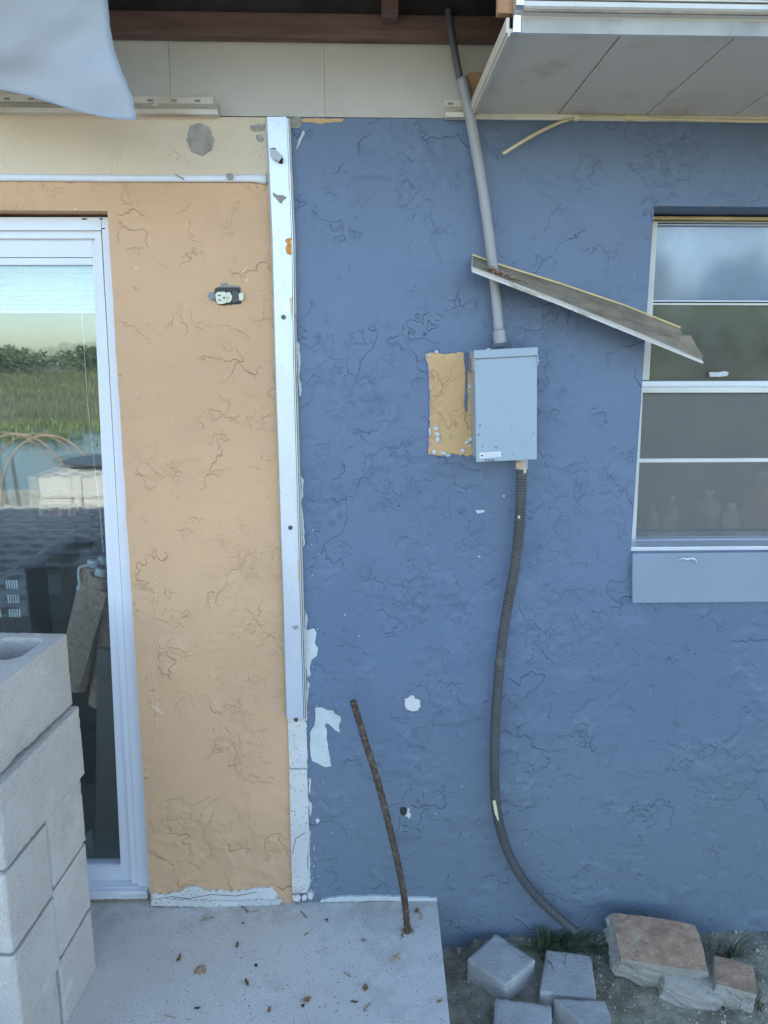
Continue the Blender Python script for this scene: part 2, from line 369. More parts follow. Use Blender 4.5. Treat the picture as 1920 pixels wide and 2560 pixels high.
bm = bm_prism([(-4.5, .12, 0), (padR[0].x, .12, 0), (padR[0].x, padR[0].y, 0), (ex.x, ex.y, 0), (-4.5, ex.y, 0)], (0, 0, -.34))
finish('concrete_pad', bm, m_pad, bevel=.006, kind='structure')

# ------------------------------------------------------------------ HOUSE SHELL
ZT = P(960, 296).z                     # underside level of the eaves
def px_at(Xw, Zw, Yw=0): return Vector((Xw, Yw, Zw))
DR = (268, 545, 377, 2250)             # door opening right edge
shell = thing('house', 'stucco house body behind the patchwork wall, with dark room and pitched roof', 'house', (0, 2, 0))
house_parts = []
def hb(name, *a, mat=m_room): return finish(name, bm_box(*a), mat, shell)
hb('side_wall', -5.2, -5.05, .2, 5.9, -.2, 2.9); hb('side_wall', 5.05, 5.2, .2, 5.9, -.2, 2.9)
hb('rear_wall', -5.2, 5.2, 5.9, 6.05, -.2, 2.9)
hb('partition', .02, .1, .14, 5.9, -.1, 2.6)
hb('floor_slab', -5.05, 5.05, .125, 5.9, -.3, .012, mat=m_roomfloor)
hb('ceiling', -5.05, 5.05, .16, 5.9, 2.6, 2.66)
hb('cross_wall', -5.05, .02, 3.2, 3.3, .012, 2.6); hb('cross_wall', .1, 5.05, 2.2, 2.3, .012, 2.6)
EY, EZ, SL = -.500, 2.50, .30          # eave line, deck underside there, slope
def deckz(y): return EZ + (y - EY) * SL
bm = bm_prism([(-6, EY - .02, deckz(EY - .02)), (-6, 3, deckz(3)), (-6, 6.6, deckz(3) - 3.6 * SL), (-6, 6.6, deckz(3) - 3.6 * SL + .03), (-6, 3, deckz(3) + .03), (-6, EY - .02, deckz(EY - .02) + .03)], (12, 0, 0))
rf = finish('roof', bm, m_deck, shell)
bm = bm_prism([(-6, EY - .03, deckz(EY - .03) + .031), (-6, 3, deckz(3) + .031), (-6, 6.6, deckz(3) - 3.6 * SL + .031), (-6, 6.6, deckz(3) - 3.6 * SL + .05), (-6, 3, deckz(3) + .05), (-6, EY - .03, deckz(EY - .03) + .05)], (12, 0, 0))
finish('shingle_layer', bm, m_shingle, rf)

# --- tan wall
wall_l = thing('stucco_wall', 'tan stucco wall with cream band above, between sliding door and metal strip', 'wall', (-.9, 0, 0))
Lx = -4.5
def v(p): return Vector((p.x, p.y, p.z))
zc0 = P(300, 455).z; zc1 = P(300, 437).z
aR, aL = P(268, 545), P(268, 545)
d0, d1 = P(268, 527), P(377, 2250)
sl = [P(x, y) for x, y in ((672, 292), (686, 600), (694, 900), (714, 1500), (722, 1800), (731, 2252))]
def at_z(line, z):
    for a, b in zip(line, line[1:]):
        if a.z >= z >= b.z: return a.lerp(b, (a.z - z) / (a.z - b.z))
    return line[0] if z > line[0].z else line[-1]
dl = [Vector((d0.x, 0, ZT)), d0, d1]; dl[0].x = d0.x
ragx = lambda line, amp, seed, n: [Vector((p.x + amp * noise.noise(Vector((p.z * 14, seed, 0))), 0, p.z)) for p in (line[0].lerp(line[-1], i / n) if len(line) == 2 else at_z(line, line[0].z + (line[-1].z - line[0].z) * i / n) for i in range(n + 1))]
# strip right of the door (below cream band)
rt_edge = [at_z(sl, zc0 - i * (zc0 - sl[-1].z) / 30) for i in range(31)]
dz = zc0 - d1.z
door_edge = ragx([d0, d1], .004, 4, 40)
pts = [Vector((Lx, 0, zc0)), Vector((d0.x - 0, 0, zc0))]
wallpoly = [Vector((Lx, 0, zc0)), rt_edge[0]] + rt_edge[1:-1] + [Vector((rt_edge[-1].x, 0, -.01)), Vector((d1.x, 0, -.01))] + door_edge[::-1] + [Vector((Lx, 0, d0.z))]
finish('tan_panel', bm_prism(wallpoly, (0, .14, 0)), m_tan, wall_l)
top_e = at_z(sl, ZT - .003)
finish('cream_band', bm_prism([Vector((Lx, -.004, ZT - .002)), Vector((top_e.x, -.004, ZT - .002)), Vector((at_z(sl, zc1).x, -.004, zc0 + .001)), Vector((Lx, -.004, zc0 + .001))], (0, .144, 0)), m_cream, wall_l)
# half round trim strip with screw and nail, flaring at the right end
path = [Vector((Lx, -.004, (zc0 + zc1) / 2)), P(300, 446, -.004), P(610, 446, -.004), P(640, 446, -.004), P(666, 449, -.004)]
r = (zc1 - zc0) / 2
bm = bm_tube(path, [r, r, r * 1.02, r * 1.15, r * 1.5], 14); 
for vv in bm.verts: vv.co.y = -.004 + (vv.co.y + .004) * .75
tr = finish('trim_strip', bm, m_white, wall_l, smooth=True)
c = P(575, 442, -.014); bm_ = bm_disc(c, .0085, (0, -1, 0), .004, 14); finish('washer', bm_, m_patch, tr)
finish('nail', bm_tube([P(438, 436, -.02), P(460, 448, -.022)], .0015, 6), m_twig, tr)
# bare base patch
base = rag([(379, 2262), (378, 2238), (410, 2236), (440, 2232), (470, 2222), (490, 2216), (520, 2226), (590, 2228), (640, 2222), (680, 2218), (692, 2236), (700, 2256), (560, 2262)], 6, 5, 3)
finish('bare_base', pp(base, -.005, .007), m_plaster, wall_l, bevel=0)
finish('bare_base', pp(rag([(378, 2264), (379, 2247), (470, 2251), (560, 2253), (705, 2250), (700, 2262), (540, 2268)], 2.5, 6, 5), -.011, .012), m_plaster, wall_l)
for s, q in ((1, [(384, 2249), (430, 2243), (470, 2246), (530, 2238), (590, 2240), (640, 2231)]), (2, [(694, 2219), (708, 2226), (716, 2218), (728, 2217)])):
    finish('crack', bm_tube([P(x, y + random.uniform(-2, 2), -.0055) for x, y in q], .0008, 5), m_dark, wall_l)
for i, (q, m) in enumerate((([(475, 312), (500, 306), (524, 318), (534, 350), (528, 375), (505, 390), (480, 380), (466, 350)], m_patch),
        ([(625, 314), (645, 310), (662, 312), (660, 326), (640, 328), (626, 322)], m_patch), ([(640, 338), (652, 336), (659, 345), (656, 355), (645, 352)], m_patch))):
    finish('mortar_patch', pp(rag(q, 2.5, 6, 20 + i), -.0065, .004), m, wall_l)
bm = bmesh.new(); rnd = random.Random(5)
for i in range(46):
    y = 1440 + i * 9 + rnd.uniform(-4, 4)
    if rnd.random() < .55: continue
    x = 390 + rnd.uniform(-2, 2) + (y - 1440) * .004; w = rnd.uniform(.7, 2); h = rnd.uniform(2, 6)
    bm_prism([P(x - w, y, -.0022), P(x + w * .3, y - h, -.0022), P(x + w, y, -.0022), P(x, y + h, -.0022)], (0, .003, 0), bm)
for q in ([(372, 1760), (392, 1768), (408, 1786), (404, 1788), (388, 1772)], [(604, 680), (618, 664), (620, 668), (608, 684)], [(612, 700), (619, 694), (622, 702), (614, 706)]): bm_prism([P(x, y, -.0022) for x, y in q], (0, .003, 0), bm)
finish('paint_chips', bm, m_scratch, wall_l, kind='stuff')

# --- blue wall, with its window opening
wall_r = thing('stucco_wall', 'blue stucco wall with peeling paint and a window, right of metal strip', 'wall', (.5, 0, 0))
br = [P(x, y) for x, y in ((714, 292), (730, 600), (737, 900), (757, 1500), (764, 1800), (768, 2250))]
WL0, WL1 = P(1631, 516), P(1581, 1378); WX = (WL0.x + WL1.x) / 2; WZ1 = P(1640, 515).z; WZ0 = P(1582, 1378).z; RX = 4.5
WR = WX + .92
n = 30; le = [at_z(br, ZT - i * (ZT + .4) / n) for i in range(n + 1)]
le[-1] = Vector((br[-1].x, 0, -.5)); le = [Vector((p.x + .003 * noise.noise(Vector((p.z * 20, 2, 0))), 0, p.z)) for p in le]
main = [Vector((WX, 0, ZT)), Vector((WX, 0, -.5))] + le[::-1]
finish('blue_panel', bm_prism(main, (0, .16, 0)), m_blue, wall_r)
for a in ((WX, WR, WZ1, ZT), (WX, WR, -.5, WZ0), (WR, RX, -.5, ZT)):
    finish('blue_panel', bm_prism([Vector((a[0], 0, a[2])), Vector((a[1], 0, a[2])), Vector((a[1], 0, a[3])), Vector((a[0], 0, a[3]))], (0, .16, 0)), m_blue, wall_r)
sillb = pp([(1582, 1384), (1581, 1450), (1582, 1507), (1700, 1506), (2400, 1500), (2400, 1376)], -.012, .014)
finish('sill_apron', sillb, m_sill, wall_r, bevel=.003)
# peeled areas
PE = [([(763, 1525), (770, 1545), (768, 1575), (786, 1570), (792, 1580), (788, 1608), (796, 1620), (793, 1640), (780, 1650), (776, 1668), (777, 1688), (768, 1696), (764, 1660), (762, 1580)], 'old white paint laid bare beside metal strip'),
      ([(787, 1768), (806, 1767), (820, 1775), (833, 1774), (838, 1784), (852, 1790), (853, 1802), (848, 1812), (850, 1832), (838, 1826), (828, 1816), (816, 1808), (812, 1814), (818, 1822), (818, 1850), (824, 1880), (829, 1916), (815, 1918), (800, 1912), (780, 1902), (776, 1890), (774, 1860), (775, 1830), (786, 1812), (788, 1790)], 'hook shaped patch of old white paint'),
      ([(742, 850), (750, 860), (752, 900), (750, 940), (756, 975), (750, 1000), (745, 960), (743, 900)], None),
      ([(752, 1190), (760, 1200), (756, 1260), (760, 1300), (763, 1360), (757, 1370), (753, 1280)], None),
      ([(772, 1945), (778, 1950), (776, 1985), (772, 1980)], None), ([(772, 1998), (780, 2010), (778, 2040), (773, 2035)], None),
      ([(740, 296), (860, 297), (855, 304), (820, 306), (800, 310), (780, 305), (745, 306)], 'tan'),
      ([(757, 326), (762, 330), (752, 352), (744, 372), (741, 372), (748, 346)], None),
      ([(940, 1286), (945, 1300), (935, 1302)], None),
      ([(768, 1700), (774, 1710), (770, 1740), (767, 1760)], None), ([(770, 2060), (776, 2080), (774, 2130), (777, 2200), (770, 2236)], None)]
for i, (q, l) in enumerate(PE):
    if i == 8: continue
    o = finish('peeled_patch', pp(rag(q, 1.6, 6, 40 + i), -.0016, .003), m_tanpeel if l == 'tan' else m_peel, wall_r)
    if l and l != 'tan': o['label'] = l
    if i < 4:
        qq = rag(q, 1.6, 6, 40 + i); qq = [t_ for t_ in qq if t_[0] > 764] if i in (0,) else qq
        finish('paint_rim', bm_tube([P(x, y, -.0012) for x, y in (qq + qq[:1] if i == 1 else qq)], .0011, 5), m_blue, wall_r)
TP = rag([(1063, 884), (1080, 880), (1120, 884), (1158, 878), (1163, 890), (1186, 892), (1188, 1010), (1189, 1134), (1168, 1140), (1120, 1133), (1100, 1140), (1068, 1138), (1073, 1080), (1073, 980), (1070, 930)], 2.5, 6, 77)
o = finish('peeled_patch', pp(TP, -.002, .003), m_tanpeel, wall_r); o['label'] = 'orange tan rectangle where a fitting was removed'
rim = bmesh.new()
for seg in (TP[len(TP) * 62 // 100:] , TP[:18]):
    if len(seg) > 2: bm_tube([P(x, y, -.001) for x, y in seg], .0022, 6, rim)
finish('paint_rim', rim, m_blue, wall_r)
finish('paint_run', pp(rag([(1159, 880), (1168, 880), (1173, 900), (1172, 915), (1168, 930), (1169, 980), (1168, 1024), (1163, 1030), (1160, 1010), (1163, 960), (1163, 925), (1160, 905)], 1.2, 7, 9), -.0035, .003), MAT('dark_blue_paint', (.09, .12, .19), .5), wall_r)
rnd = random.Random(4)
def shell_bit(x, y, rx, ry, rot):
    bm = bmesh.new(); bmesh.ops.create_icosphere(bm, subdivisions=2, radius=1)
    c = P(x, y, -.003)
    for vv in bm.verts:
        k = 1 + .18 * noise.noise(vv.co * 1.7 + Vector((x, y, 0)))
        a = vv.co * k; X = a.x * rx; Z = a.z * ry
        vv.co = c + Vector((X * math.cos(rot) - Z * math.sin(rot), a.y * .005, X * math.sin(rot) + Z * math.cos(rot)))
    o = finish('plaster_lump', bm, m_plaster, wall_r, smooth=True)
for x, y, a, b, ro in ((1091, 1071, .009, .007, .1), (1094, 1086, .009, .0065, -.5), (1095, 1100, .008, .009, -.3), (1086, 1130, .007, .008, 0), (1109, 1133, .011, .006, -.2), (1121, 1138, .007, .005, .3), (1158, 1127, .008, .007, .4),
        (1168, 1106, .009, .005, .4), (1177, 1098, .006, .006, 0), (1176, 1114, .007, .004, 0), (1075, 1080, .004, .014, .1), (1074, 889, .006, .005, 0), (1091, 880, .006, .005, 0), (1176, 966, .006, .006, 0)): shell_bit(x, y, a, b, ro)
# plugged hole and open hole low on the wall
o = finish('mortar_plug', pp(rag([(1012, 1748), (1022, 1744), (1026, 1740), (1034, 1740), (1038, 1748), (1050, 1752), (1052, 1766), (1044, 1776), (1030, 1778), (1018, 1774), (1012, 1764)], 2, 5, 12), -.004, .006), m_plaster, wall_r, bevel=.001)
o = finish('hole', pp(rag([(1001, 2020), (1012, 2017), (1018, 2022), (1014, 2036), (1008, 2040), (1000, 2032)], 1.2, 4, 14), -.0012, .003), m_dark, wall_r)
finish('chipped_edge', pp(rag([(1019, 2020), (1026, 2024), (1022, 2030), (1028, 2036), (1024, 2048), (1018, 2042), (1012, 2040), (1018, 2032)], 1.2, 4, 15), -.0030, .003), m_plaster, wall_r)
bm = bmesh.new()
for i in range(60):
    x = rnd.choice((rnd.gauss(790, 10), rnd.gauss(790, 10), rnd.uniform(780, 1500))); y = rnd.uniform(1940, 2230) if rnd.random() < .6 else rnd.uniform(1200, 1900)
    s = rnd.uniform(.7, 1.7)
    if 1180 < x < 1240 and y < 1200: continue
    bm_prism([P(x + s * rnd.uniform(.6, 1.4) * math.cos(a), y + s * rnd.uniform(.5, 1.5) * math.sin(a), -.0014) for a in (0, 1.2, 2.6, 3.8, 5.1)], (0, .002, 0), bm)
for q in ([(788, 2050), (796, 2046), (800, 2052), (792, 2060)], [(1188, 1275), (1212, 1276), (1210, 1281), (1194, 1284)]): bm_prism([P(x, y, -.0014) for x, y in rag(q, 1.5, 4, 8)], (0, .002, 0), bm)
finish('paint_chips', bm, m_peel, wall_r, kind='stuff')
# mortar smear at the joint with the pad
smear = rag([(800, 2256), (803, 2249), (850, 2242), (940, 2240), (1010, 2243), (1092, 2246), (1094, 2254), (940, 2252)], 1.5, 7, 6)
finish('mortar_smear', pp(smear, -.007, .009), m_peel, wall_r)
finish('mortar_smear', pp(rag([(726, 292), (752, 294), (758, 304), (750, 318), (728, 322)], 3, 6, 7), -.003, .005), m_patch, wall_r)

# --- plaster strip below the metal and the broken bits at its foot
col = thing('plaster_strip', 'narrow bare white plaster strip below the metal flashing, cracked across', 'plaster strip', P(745, 2250, 0))
def colp(y0, y1, seed):
    L = [(720, 1796), (724, 1960), (727, 2100), (731, 2244)]; Rr = [(766, 1796), (769, 1960), (772, 2080), (768, 2160), (771, 2200), (767, 2244)]
    def xi(T, y):
        for a, b in zip(T, T[1:]):
            if a[1] <= y <= b[1]: return a[0] + (b[0] - a[0]) * (y - a[1]) / (b[1] - a[1])
        return T[-1][0]
    rnd = random.Random(seed); ys = [y0 + (y1 - y0) * i / 30 for i in range(31)]
    jag = lambda y: 2.5 * noise.noise(Vector((y * .04, 7, 0))) + rnd.uniform(-1, 1)
    top = [(xi(L, y0) + (xi(Rr, y0) - xi(L, y0)) * i / 8, y0 + 2.0 * noise.noise(Vector((i * .9, seed // 10, 0)))) for i in range(1, 8)]
    bot = [(xi(L, y1) + (xi(Rr, y1) - xi(L, y1)) * i / 8, y1 + 2.0 * noise.noise(Vector((i * .9, 5, 0)))) for i in range(1, 8)]
    return [(xi(L, y), y) for y in ys[::-1]] + top + [(xi(Rr, y) + jag(y), y) for y in ys] + bot[::-1]
finish('plaster_piece', pp(colp(1796, 1921, 50), -.008, .05), m_plaster, col)
finish('plaster_piece', pp(colp(1924, 2232, 51), -.009, .05), m_plaster, col)
finish('backing', pp([(721, 1800), (764, 1800), (766, 2252), (733, 2252)], .004, .05), m_dark, col)
for q in ([(731, 2240), (745, 2238), (752, 2244), (748, 2254), (733, 2253)], [(754, 2242), (764, 2236), (768, 2244), (765, 2252), (755, 2252)], [(768, 2234), (778, 2232), (784, 2240), (778, 2250), (770, 2246)]):
    finish('plaster_fragment', pp(rag(q, 1, 5, 3), -.014, .03), m_plaster, col, bevel=.001)
finish('crack', bm_tube([P(x, y, -.0095) for x, y in ((764, 2082), (752, 2088), (740, 2096), (736, 2110), (731, 2135))], .0009, 5), m_dark, col)

# --- metal flashing strip
fl = thing('metal_flashing', 'tall weathered white aluminium flashing strip dividing tan wall from blue wall', 'flashing', P(738, 1800, 0))
ML = [(668, 292), (682, 600), (689, 900), (709, 1500), (717, 1796)]; MR = [(716, 292), (729, 600), (733, 900), (750, 1500), (759, 1798)]
finish('face_plate', pp(ML[::-1] + MR, -.022, .004), m_alum, fl, bevel=.001)
finish('side_flange', pp([(664, 300), (678, 600), (686, 900), (706, 1500), (714, 1790), (719, 1790), (711, 1500), (691, 900), (684, 600), (670, 300)], -.016, .020), MAT('dull_grey_metal', (.33, .33, .33), .5, .5), fl)
for k, (o0, o1, y) in enumerate(((1.5, 4, -.026), (6, 9, -.016))):
    finish('edge_channel', pp([(x + o0 * (1 - .3 * (yy < 500)), yy + 4) for x, yy in MR[::-1]] + [(x + o1, yy + 4) for x, yy in MR], y, .02), m_lip if k else m_alum, fl)
# torn tab, tear, crease, rust and screws
c0 = P(678, 372, -.024)
bm = bm_prism([P(x, y, -.034) for x, y in ((674, 372), (690, 374), (702, 388), (709, 394), (700, 404), (684, 398), (676, 388))], (0, .002, 0))
for vv in bm.verts: vv.co.y -= (vv.co.x - c0.x) * .5
finish('torn_tab', bm, m_alum, fl, bevel=.0008)
finish('tear_hole', pp(rag([(674, 371), (688, 369), (692, 377), (708, 396), (706, 410), (696, 408), (700, 398), (684, 376)], 1, 4, 3), -.0226, .001), m_dark, fl)
finish('scuff', pp(rag([(681, 480), (694, 488), (708, 488), (717, 492), (710, 500), (705, 512), (699, 506), (690, 498), (684, 492)], 2, 4, 3), -.0226, .001), m_patch, fl)
finish('rust_spot', pp(rag([(716, 596), (727, 594), (728, 638), (718, 636), (713, 622), (718, 610), (711, 602)], 1.5, 4, 6), -.0232, .002), m_rust, fl)
for q in ([(720, 430), (727, 430), (728, 500), (724, 500)], [(724, 745), (730, 742), (731, 780), (727, 800)], [(743, 1400), (747, 1398), (748, 1450), (744, 1452)]): finish('glue_stain', pp(rag(q, 1.5, 5, 8), -.0232, .002), m_cable, fl)
for x, y in ((709, 793), (726, 1319), (740, 1799)):
    s = finish('screw', bm_disc(P(x, y, -.022), .0062, (0, -1, 0), .003, 14), m_screw, fl, bevel=.0008)
finish('dent', pp(rag([(728, 1566), (744, 1562), (746, 1570), (738, 1576)], 1, 4, 3), -.0226, .001), m_patch, fl)

# --- outlet
oc = P(562, 740, 0)
out = thing('electrical_outlet', 'old ivory outlet without cover plate, set in a ragged black hole in tan wall', 'outlet', oc)
finish('wall_box', pp(rag([(537, 722), (545, 718), (598, 718), (602, 732), (606, 744), (602, 760), (584, 761), (560, 764), (546, 762), (536, 752)], 1.5, 5, 4), -.0012, .004), m_black, out)
finish('mortar_collar', pp(rag([(549, 718), (552, 708), (566, 706), (574, 714), (590, 712), (600, 716), (604, 728), (599, 718), (560, 719)], 1, 5, 4), -.0016, .004), m_patch, out)
finish('mortar_collar', pp(rag([(518, 740), (524, 730), (536, 728), (538, 750), (526, 752)], 1, 5, 5), -.0024, .004), m_boxd, out)
sock = finish('receptacle', pp([(538, 736), (543, 730), (560, 729), (566, 734), (566, 755), (560, 759), (545, 760), (540, 752)], -.014, .016), m_ivory, out, bevel=.001)
finish('receptacle_bridge', pp([(566, 731), (574, 730), (580, 740), (579, 750), (573, 756), (566, 757)], -.010, .012), m_ivory, out, bevel=.001)
for q in ([(544.5, 737), (552, 737), (552, 739.5), (544.5, 739.5)], [(545, 749), (553, 749), (553, 751.5), (545, 751.5)], [(558, 742), (562, 742), (562.5, 747), (558, 747)]): finish('slot', pp(q, -.0148, .002), m_black, sock)
finish('screw', bm_disc(P(570.5, 744.5, -.010), .003, (0, -1, 0), .002, 10), m_brass, out)
finish('broken_socket', pp([(580, 728), (592, 727), (597, 736), (597, 752), (590, 757), (580, 756)], -.008, .008), MAT('dark_grey_plastic', (.055, .055, .06), .5), out, bevel=.002)
finish('mounting_ear', pp([(597, 733), (607, 732), (609, 742), (606, 751), (598, 751)], -.010, .003), m_ivory, out, bevel=.001)
finish('mounting_ear', pp([(525, 736), (536, 734), (537, 746), (530, 748)], -.010, .003), m_boxd, out, bevel=.001)

# ------------------------------------------------------------------ FRIEZE and EAVE
fr = thing('frieze', 'grey beige frieze boards above the stucco where the soffit is missing', 'frieze', (0, 0, ZT))
zf1 = P(960, 95).z
fx = [Lx, P(38, 250).x, P(428, 250).x, P(812, 250).x, P(1330, 250).x, RX]
for i, (a, b) in enumerate(zip(fx, fx[1:])):
    finish('frieze_board', bm_box(a + .0002, b - .0002, -.003 - .0012 * (i % 2), .15, ZT + .001, zf1 + .03), m_frieze, fr, bevel=.0008)
zl1 = P(960, 36, -.04).z
finish('ledger_board', bm_box(Lx, RX, -.042, -.006, P(960, 95, -.042).z, zl1), m_wood, fr, bevel=.002)
finish('top_plate', bm_box(Lx, RX, .0, .15, zf1 + .03, 2.64), m_deck, fr)
for i, px in enumerate((-420, 300, 1020, 1730)):
    x = P(px, 20, -.25).x; w = .019
    pts = [Vector((x - w, -.043, deckz(-.043) - .002)), Vector((x - w, EY + .03, deckz(EY + .03) - .002)), Vector((x - w, EY + .03, deckz(EY + .03) - .10)), Vector((x - w, -.043, deckz(-.043) - .095))]
    o = finish('rafter', bm_prism(pts, (2 * w, 0, 0)), m_newwood if i == 2 else m_wood, fr, bevel=.001)
finish('blocking_board', bm_box(P(955, 20, -.1).x, P(1000, 20, -.1).x - .005, -.12, -.044, deckz(-.12) - .14, deckz(-.12) - .002), m_wood, fr)

ev = thing('eave', 'cream panelled soffit overhang with ribbed metal fascia at upper right', 'eave', (1, -.2, ZT))
ex0 = P(1186, 285, -.01).x
zs = ZT + .012
seams = [ex0] + [P(q, 281, -.01).x for q in (1396, 1616, 1836)]
w = seams[-1] - seams[-2]
while seams[-1] < 3.6: seams.append(seams[-1] + w)
for a, b in zip(seams, seams[1:]):
    bm = bm_box(a + .0018, b - .0018, EY + .012, -.004, zs, zs + .01); finish('soffit_panel', bm, m_sof, ev, bevel=.0015)
    finish('panel_lap', bm_box(b - .004, b + .002, EY + .012, -.004, zs + .004, zs + .007), m_dirt, ev)
xe = seams[-1]
bm = bm_prism([Vector((ex0, -.003, ZT - .002)), Vector((ex0, -.010, ZT - .002)), Vector((ex0, -.012, ZT + .002)), Vector((ex0, -.010, ZT + .011)), Vector((ex0, -.003, ZT + .011))], (xe - ex0, 0, 0)); finish('wall_channel', bm, m_sofedge, ev)

finish('end_channel', bm_box(ex0 - .014, ex0 + .002, EY + .004, -.004, ZT + .004, ZT + .011), m_sof, ev)
finish('end_channel', bm_box(ex0 - .010, ex0 - .006, EY + .004, -.004, ZT - .002, ZT + .004), m_sofedge, ev)
finish('end_channel', bm_box(ex0 - .014, ex0 - .008, EY + .004, -.004, ZT + .011, ZT + .030), m_sof, ev)
# fascia: plain foot, then a ribbed face, extruded along the eave
prof = [(EY + .008, ZT + .002), (EY - .002, ZT + .002), (EY - .002, ZT + .024), (EY - .004, ZT + .030), (EY - .018, ZT + .033), (EY - .026, ZT + .038), (EY - .026, ZT + .046), (EY - .018, ZT + .051), (EY - .018, ZT + .056), (EY - .026, ZT + .061), (EY - .028, ZT + .075), (EY - .020, ZT + .082), (EY - .024, ZT + .09), (EY - .028, ZT + .10), (EY - .022, ZT + .11), (EY - .022, ZT + .25), (EY + .008, ZT + .25)]
bm = bm_prism([Vector((ex0 + .012, y, z)) for y, z in prof], (xe - ex0, 0, 0)); finish('fascia', bm, m_fascia, ev)
finish('fascia_foot', bm_box(ex0 + .013, xe, EY - .006, EY - .0035, ZT + .0, ZT + .026), MAT('shaded_trim', (.36, .345, .32), .6, c2=(.26, .25, .23), c2t=(.5, .7), c2s=9), ev)  # grey colour carries the shade on the fascia's lower band
for hh in (.0345, .0495, .0765): finish('groove_line', bm_box(ex0 + .013, xe, EY - .0275 if hh > .04 else EY - .022, EY - .017, ZT + hh - (.0012 if hh > .04 else .004), ZT + hh), m_dirt, ev)  # dark strips set along the rib grooves
finish('fascia_end_cap', bm_prism([Vector((ex0 - .002, y - .003, z)) for y, z in prof], (.014, 0, 0)), MAT('bright_end_metal', (.72, .73, .76), .28, .9, bump=.002, bs=30), ev)
finish('fascia_lumber', bm_box(ex0 - .03, xe, EY + .010, EY + .03, ZT + .04, ZT + .21), m_newwood, ev, bevel=.001)
finish('frieze_stub', bm_box(P(1168, 250, -.02).x, P(1200, 250, -.02).x, -.03, -.006, ZT + .02, ZT + .10), m_newwood, fr, bevel=.001)

# nailed channel left over on the left wall, and a short stub by the conduit
def jchan(name, x0, x1, label, ref):
    t = thing(name, label, 'trim channel', (x1, -.01, ZT), 'leftover soffit channels')
    z0 = ZT - .003
    finish('lower_lip', bm_prism([Vector((x0, -.004, z0)), Vector((x0, -.030, z0 - .001)), Vector((x0, -.031, z0 + .010)), Vector((x0, -.027, z0 + .011)), Vector((x0, -.026, z0 + .003)), Vector((x0, -.004, z0 + .004))], (x1 - x0, 0, 0)), m_sof, t)
    n = max(2, int((x1 - x0) / .06)); bm = bmesh.new(); prev = None
    for i in range(n + 1):
        x = x0 + (x1 - x0) * i / n; q = .002 * noise.noise(Vector((x * 9, 0, 1)))
        r_ = [bm.verts.new((x, -.006 + yy, z0 + zz + q * k)) for yy, zz, k in ((-.004, .004, 0), (-.012, .012, 1), (-.004, .018, 1.4), (-.013, .022, 1), (-.003, .030, 0), (0, .030, 0), (0, .004, 0))]
        if prev:
            for k in range(7): bm.faces.new((prev[k], prev[(k + 1) % 7], r_[(k + 1) % 7], r_[k]))
        else: bm.faces.new(r_[::-1])
        prev = r_
    bm.faces.new(prev); finish('bent_web', bm, m_sof, t)
    finish('nail_flange', bm_box(x0, x1 - .012, -.0085, -.005, z0 + .030, z0 + .046), m_sof, t, bevel=.0008)
    k = 0; x = x1 - .05
    while x > x0 and k < 24:
        finish('nail_slot', bm_box(x - .010, x + .004, -.0092, -.006, z0 + .034, z0 + .039), m_dirt, t); x -= .059; k += 1
    return t
jc = jchan('trim_channel', -2.4, P(548, 280, -.01).x, 'long dented cream soffit channel with nail slots above the cream band', 0)
finish('bent_clip', pp([(378, 262), (392, 256), (396, 262), (384, 266)], -.02, .008), m_lip, jc)
jchan('trim_channel', P(1112, 280, -.01).x, P(1178, 280, -.01).x, 'short broken cream channel stub beside the conduit under the eave', 0)

# hanging sheet, upper left: loose curled soffit metal
bm = bmesh.new(); nu, nv = 28, 30; V_ = []
edgeR = [(262, -60), (270, 0), (274, 60), (285, 120), (305, 180), (330, 240), (343, 300)]
edgeB = [(-260, 180), (-120, 200), (0, 212), (60, 216), (150, 230), (240, 254), (290, 278), (330, 303)]
def poly_at(T, f):
    k = f * (len(T) - 1); i = min(int(k), len(T) - 2); return [T[i][q] + (T[i + 1][q] - T[i][q]) * (k - i) for q in (0, 1)]
for j in range(nv + 1):
    row = []
    for i in range(nu + 1):
        u, w_ = i / nu, j / nv
        top = (-260 + (262 + 260) * u, -90); bot = poly_at(edgeB, u); rr_ = poly_at(edgeR, w_)
        L_ = (-260, -90 + (180 + 90) * w_)
        x = L_[0] + (rr_[0] - L_[0]) * u; yb = -90 + (bot[1] + 90) * w_
        y = yb * (1 - u ** 3) + rr_[1] * u ** 3
        Y = -.30 - .05 * math.sin(u * 2.2) + .06 * w_ + .05 * (1 - u) * w_ - .06 * u ** 4 * w_
        Y += .012 * noise.noise(Vector((u * 4 + w_ * 2, w_ * 2.5, 3))) + .007 * math.sin((u * 3.0 + w_ * 2.2) * 4) * w_
        row.append(bm.verts.new(P(x + 1.5 * noise.noise(Vector((w_ * 9, 1, 0))) * (u > .9), y, Y)))
    V_.append(row)
for j in range(nv):
    for i in range(nu): bm.faces.new((V_[j][i], V_[j][i + 1], V_[j + 1][i + 1], V_[j + 1][i]))
r0 = bmesh.ops.solidify(bm, geom=bm.faces[:], thickness=.0014)
sh = solo('loose_sheet', bm, MAT('white_sheet_metal', (.60, .64, .70), .55, .1, var=.06, vs=3, bump=.004, bs=5, c2=(.60, .60, .60), c2s=3), 'loose pale sheet hanging from the open eaves at upper left, torn to a point', 'metal sheet', P(150, -60, -.3), smooth=True)

# ------------------------------------------------------------------ SLIDING DOOR
dr = thing('sliding_door', 'white framed glass sliding door reflecting lake and marsh, left of tan wall', 'door', (P(300, 2250, .04).x - .8, .04, 0))
YF = .045
def dpp(name, q, Yf, th, mat=m_white, bev=.002, par=None): return finish(name, pp(q, Yf, th), mat, par or dr, bevel=bev)
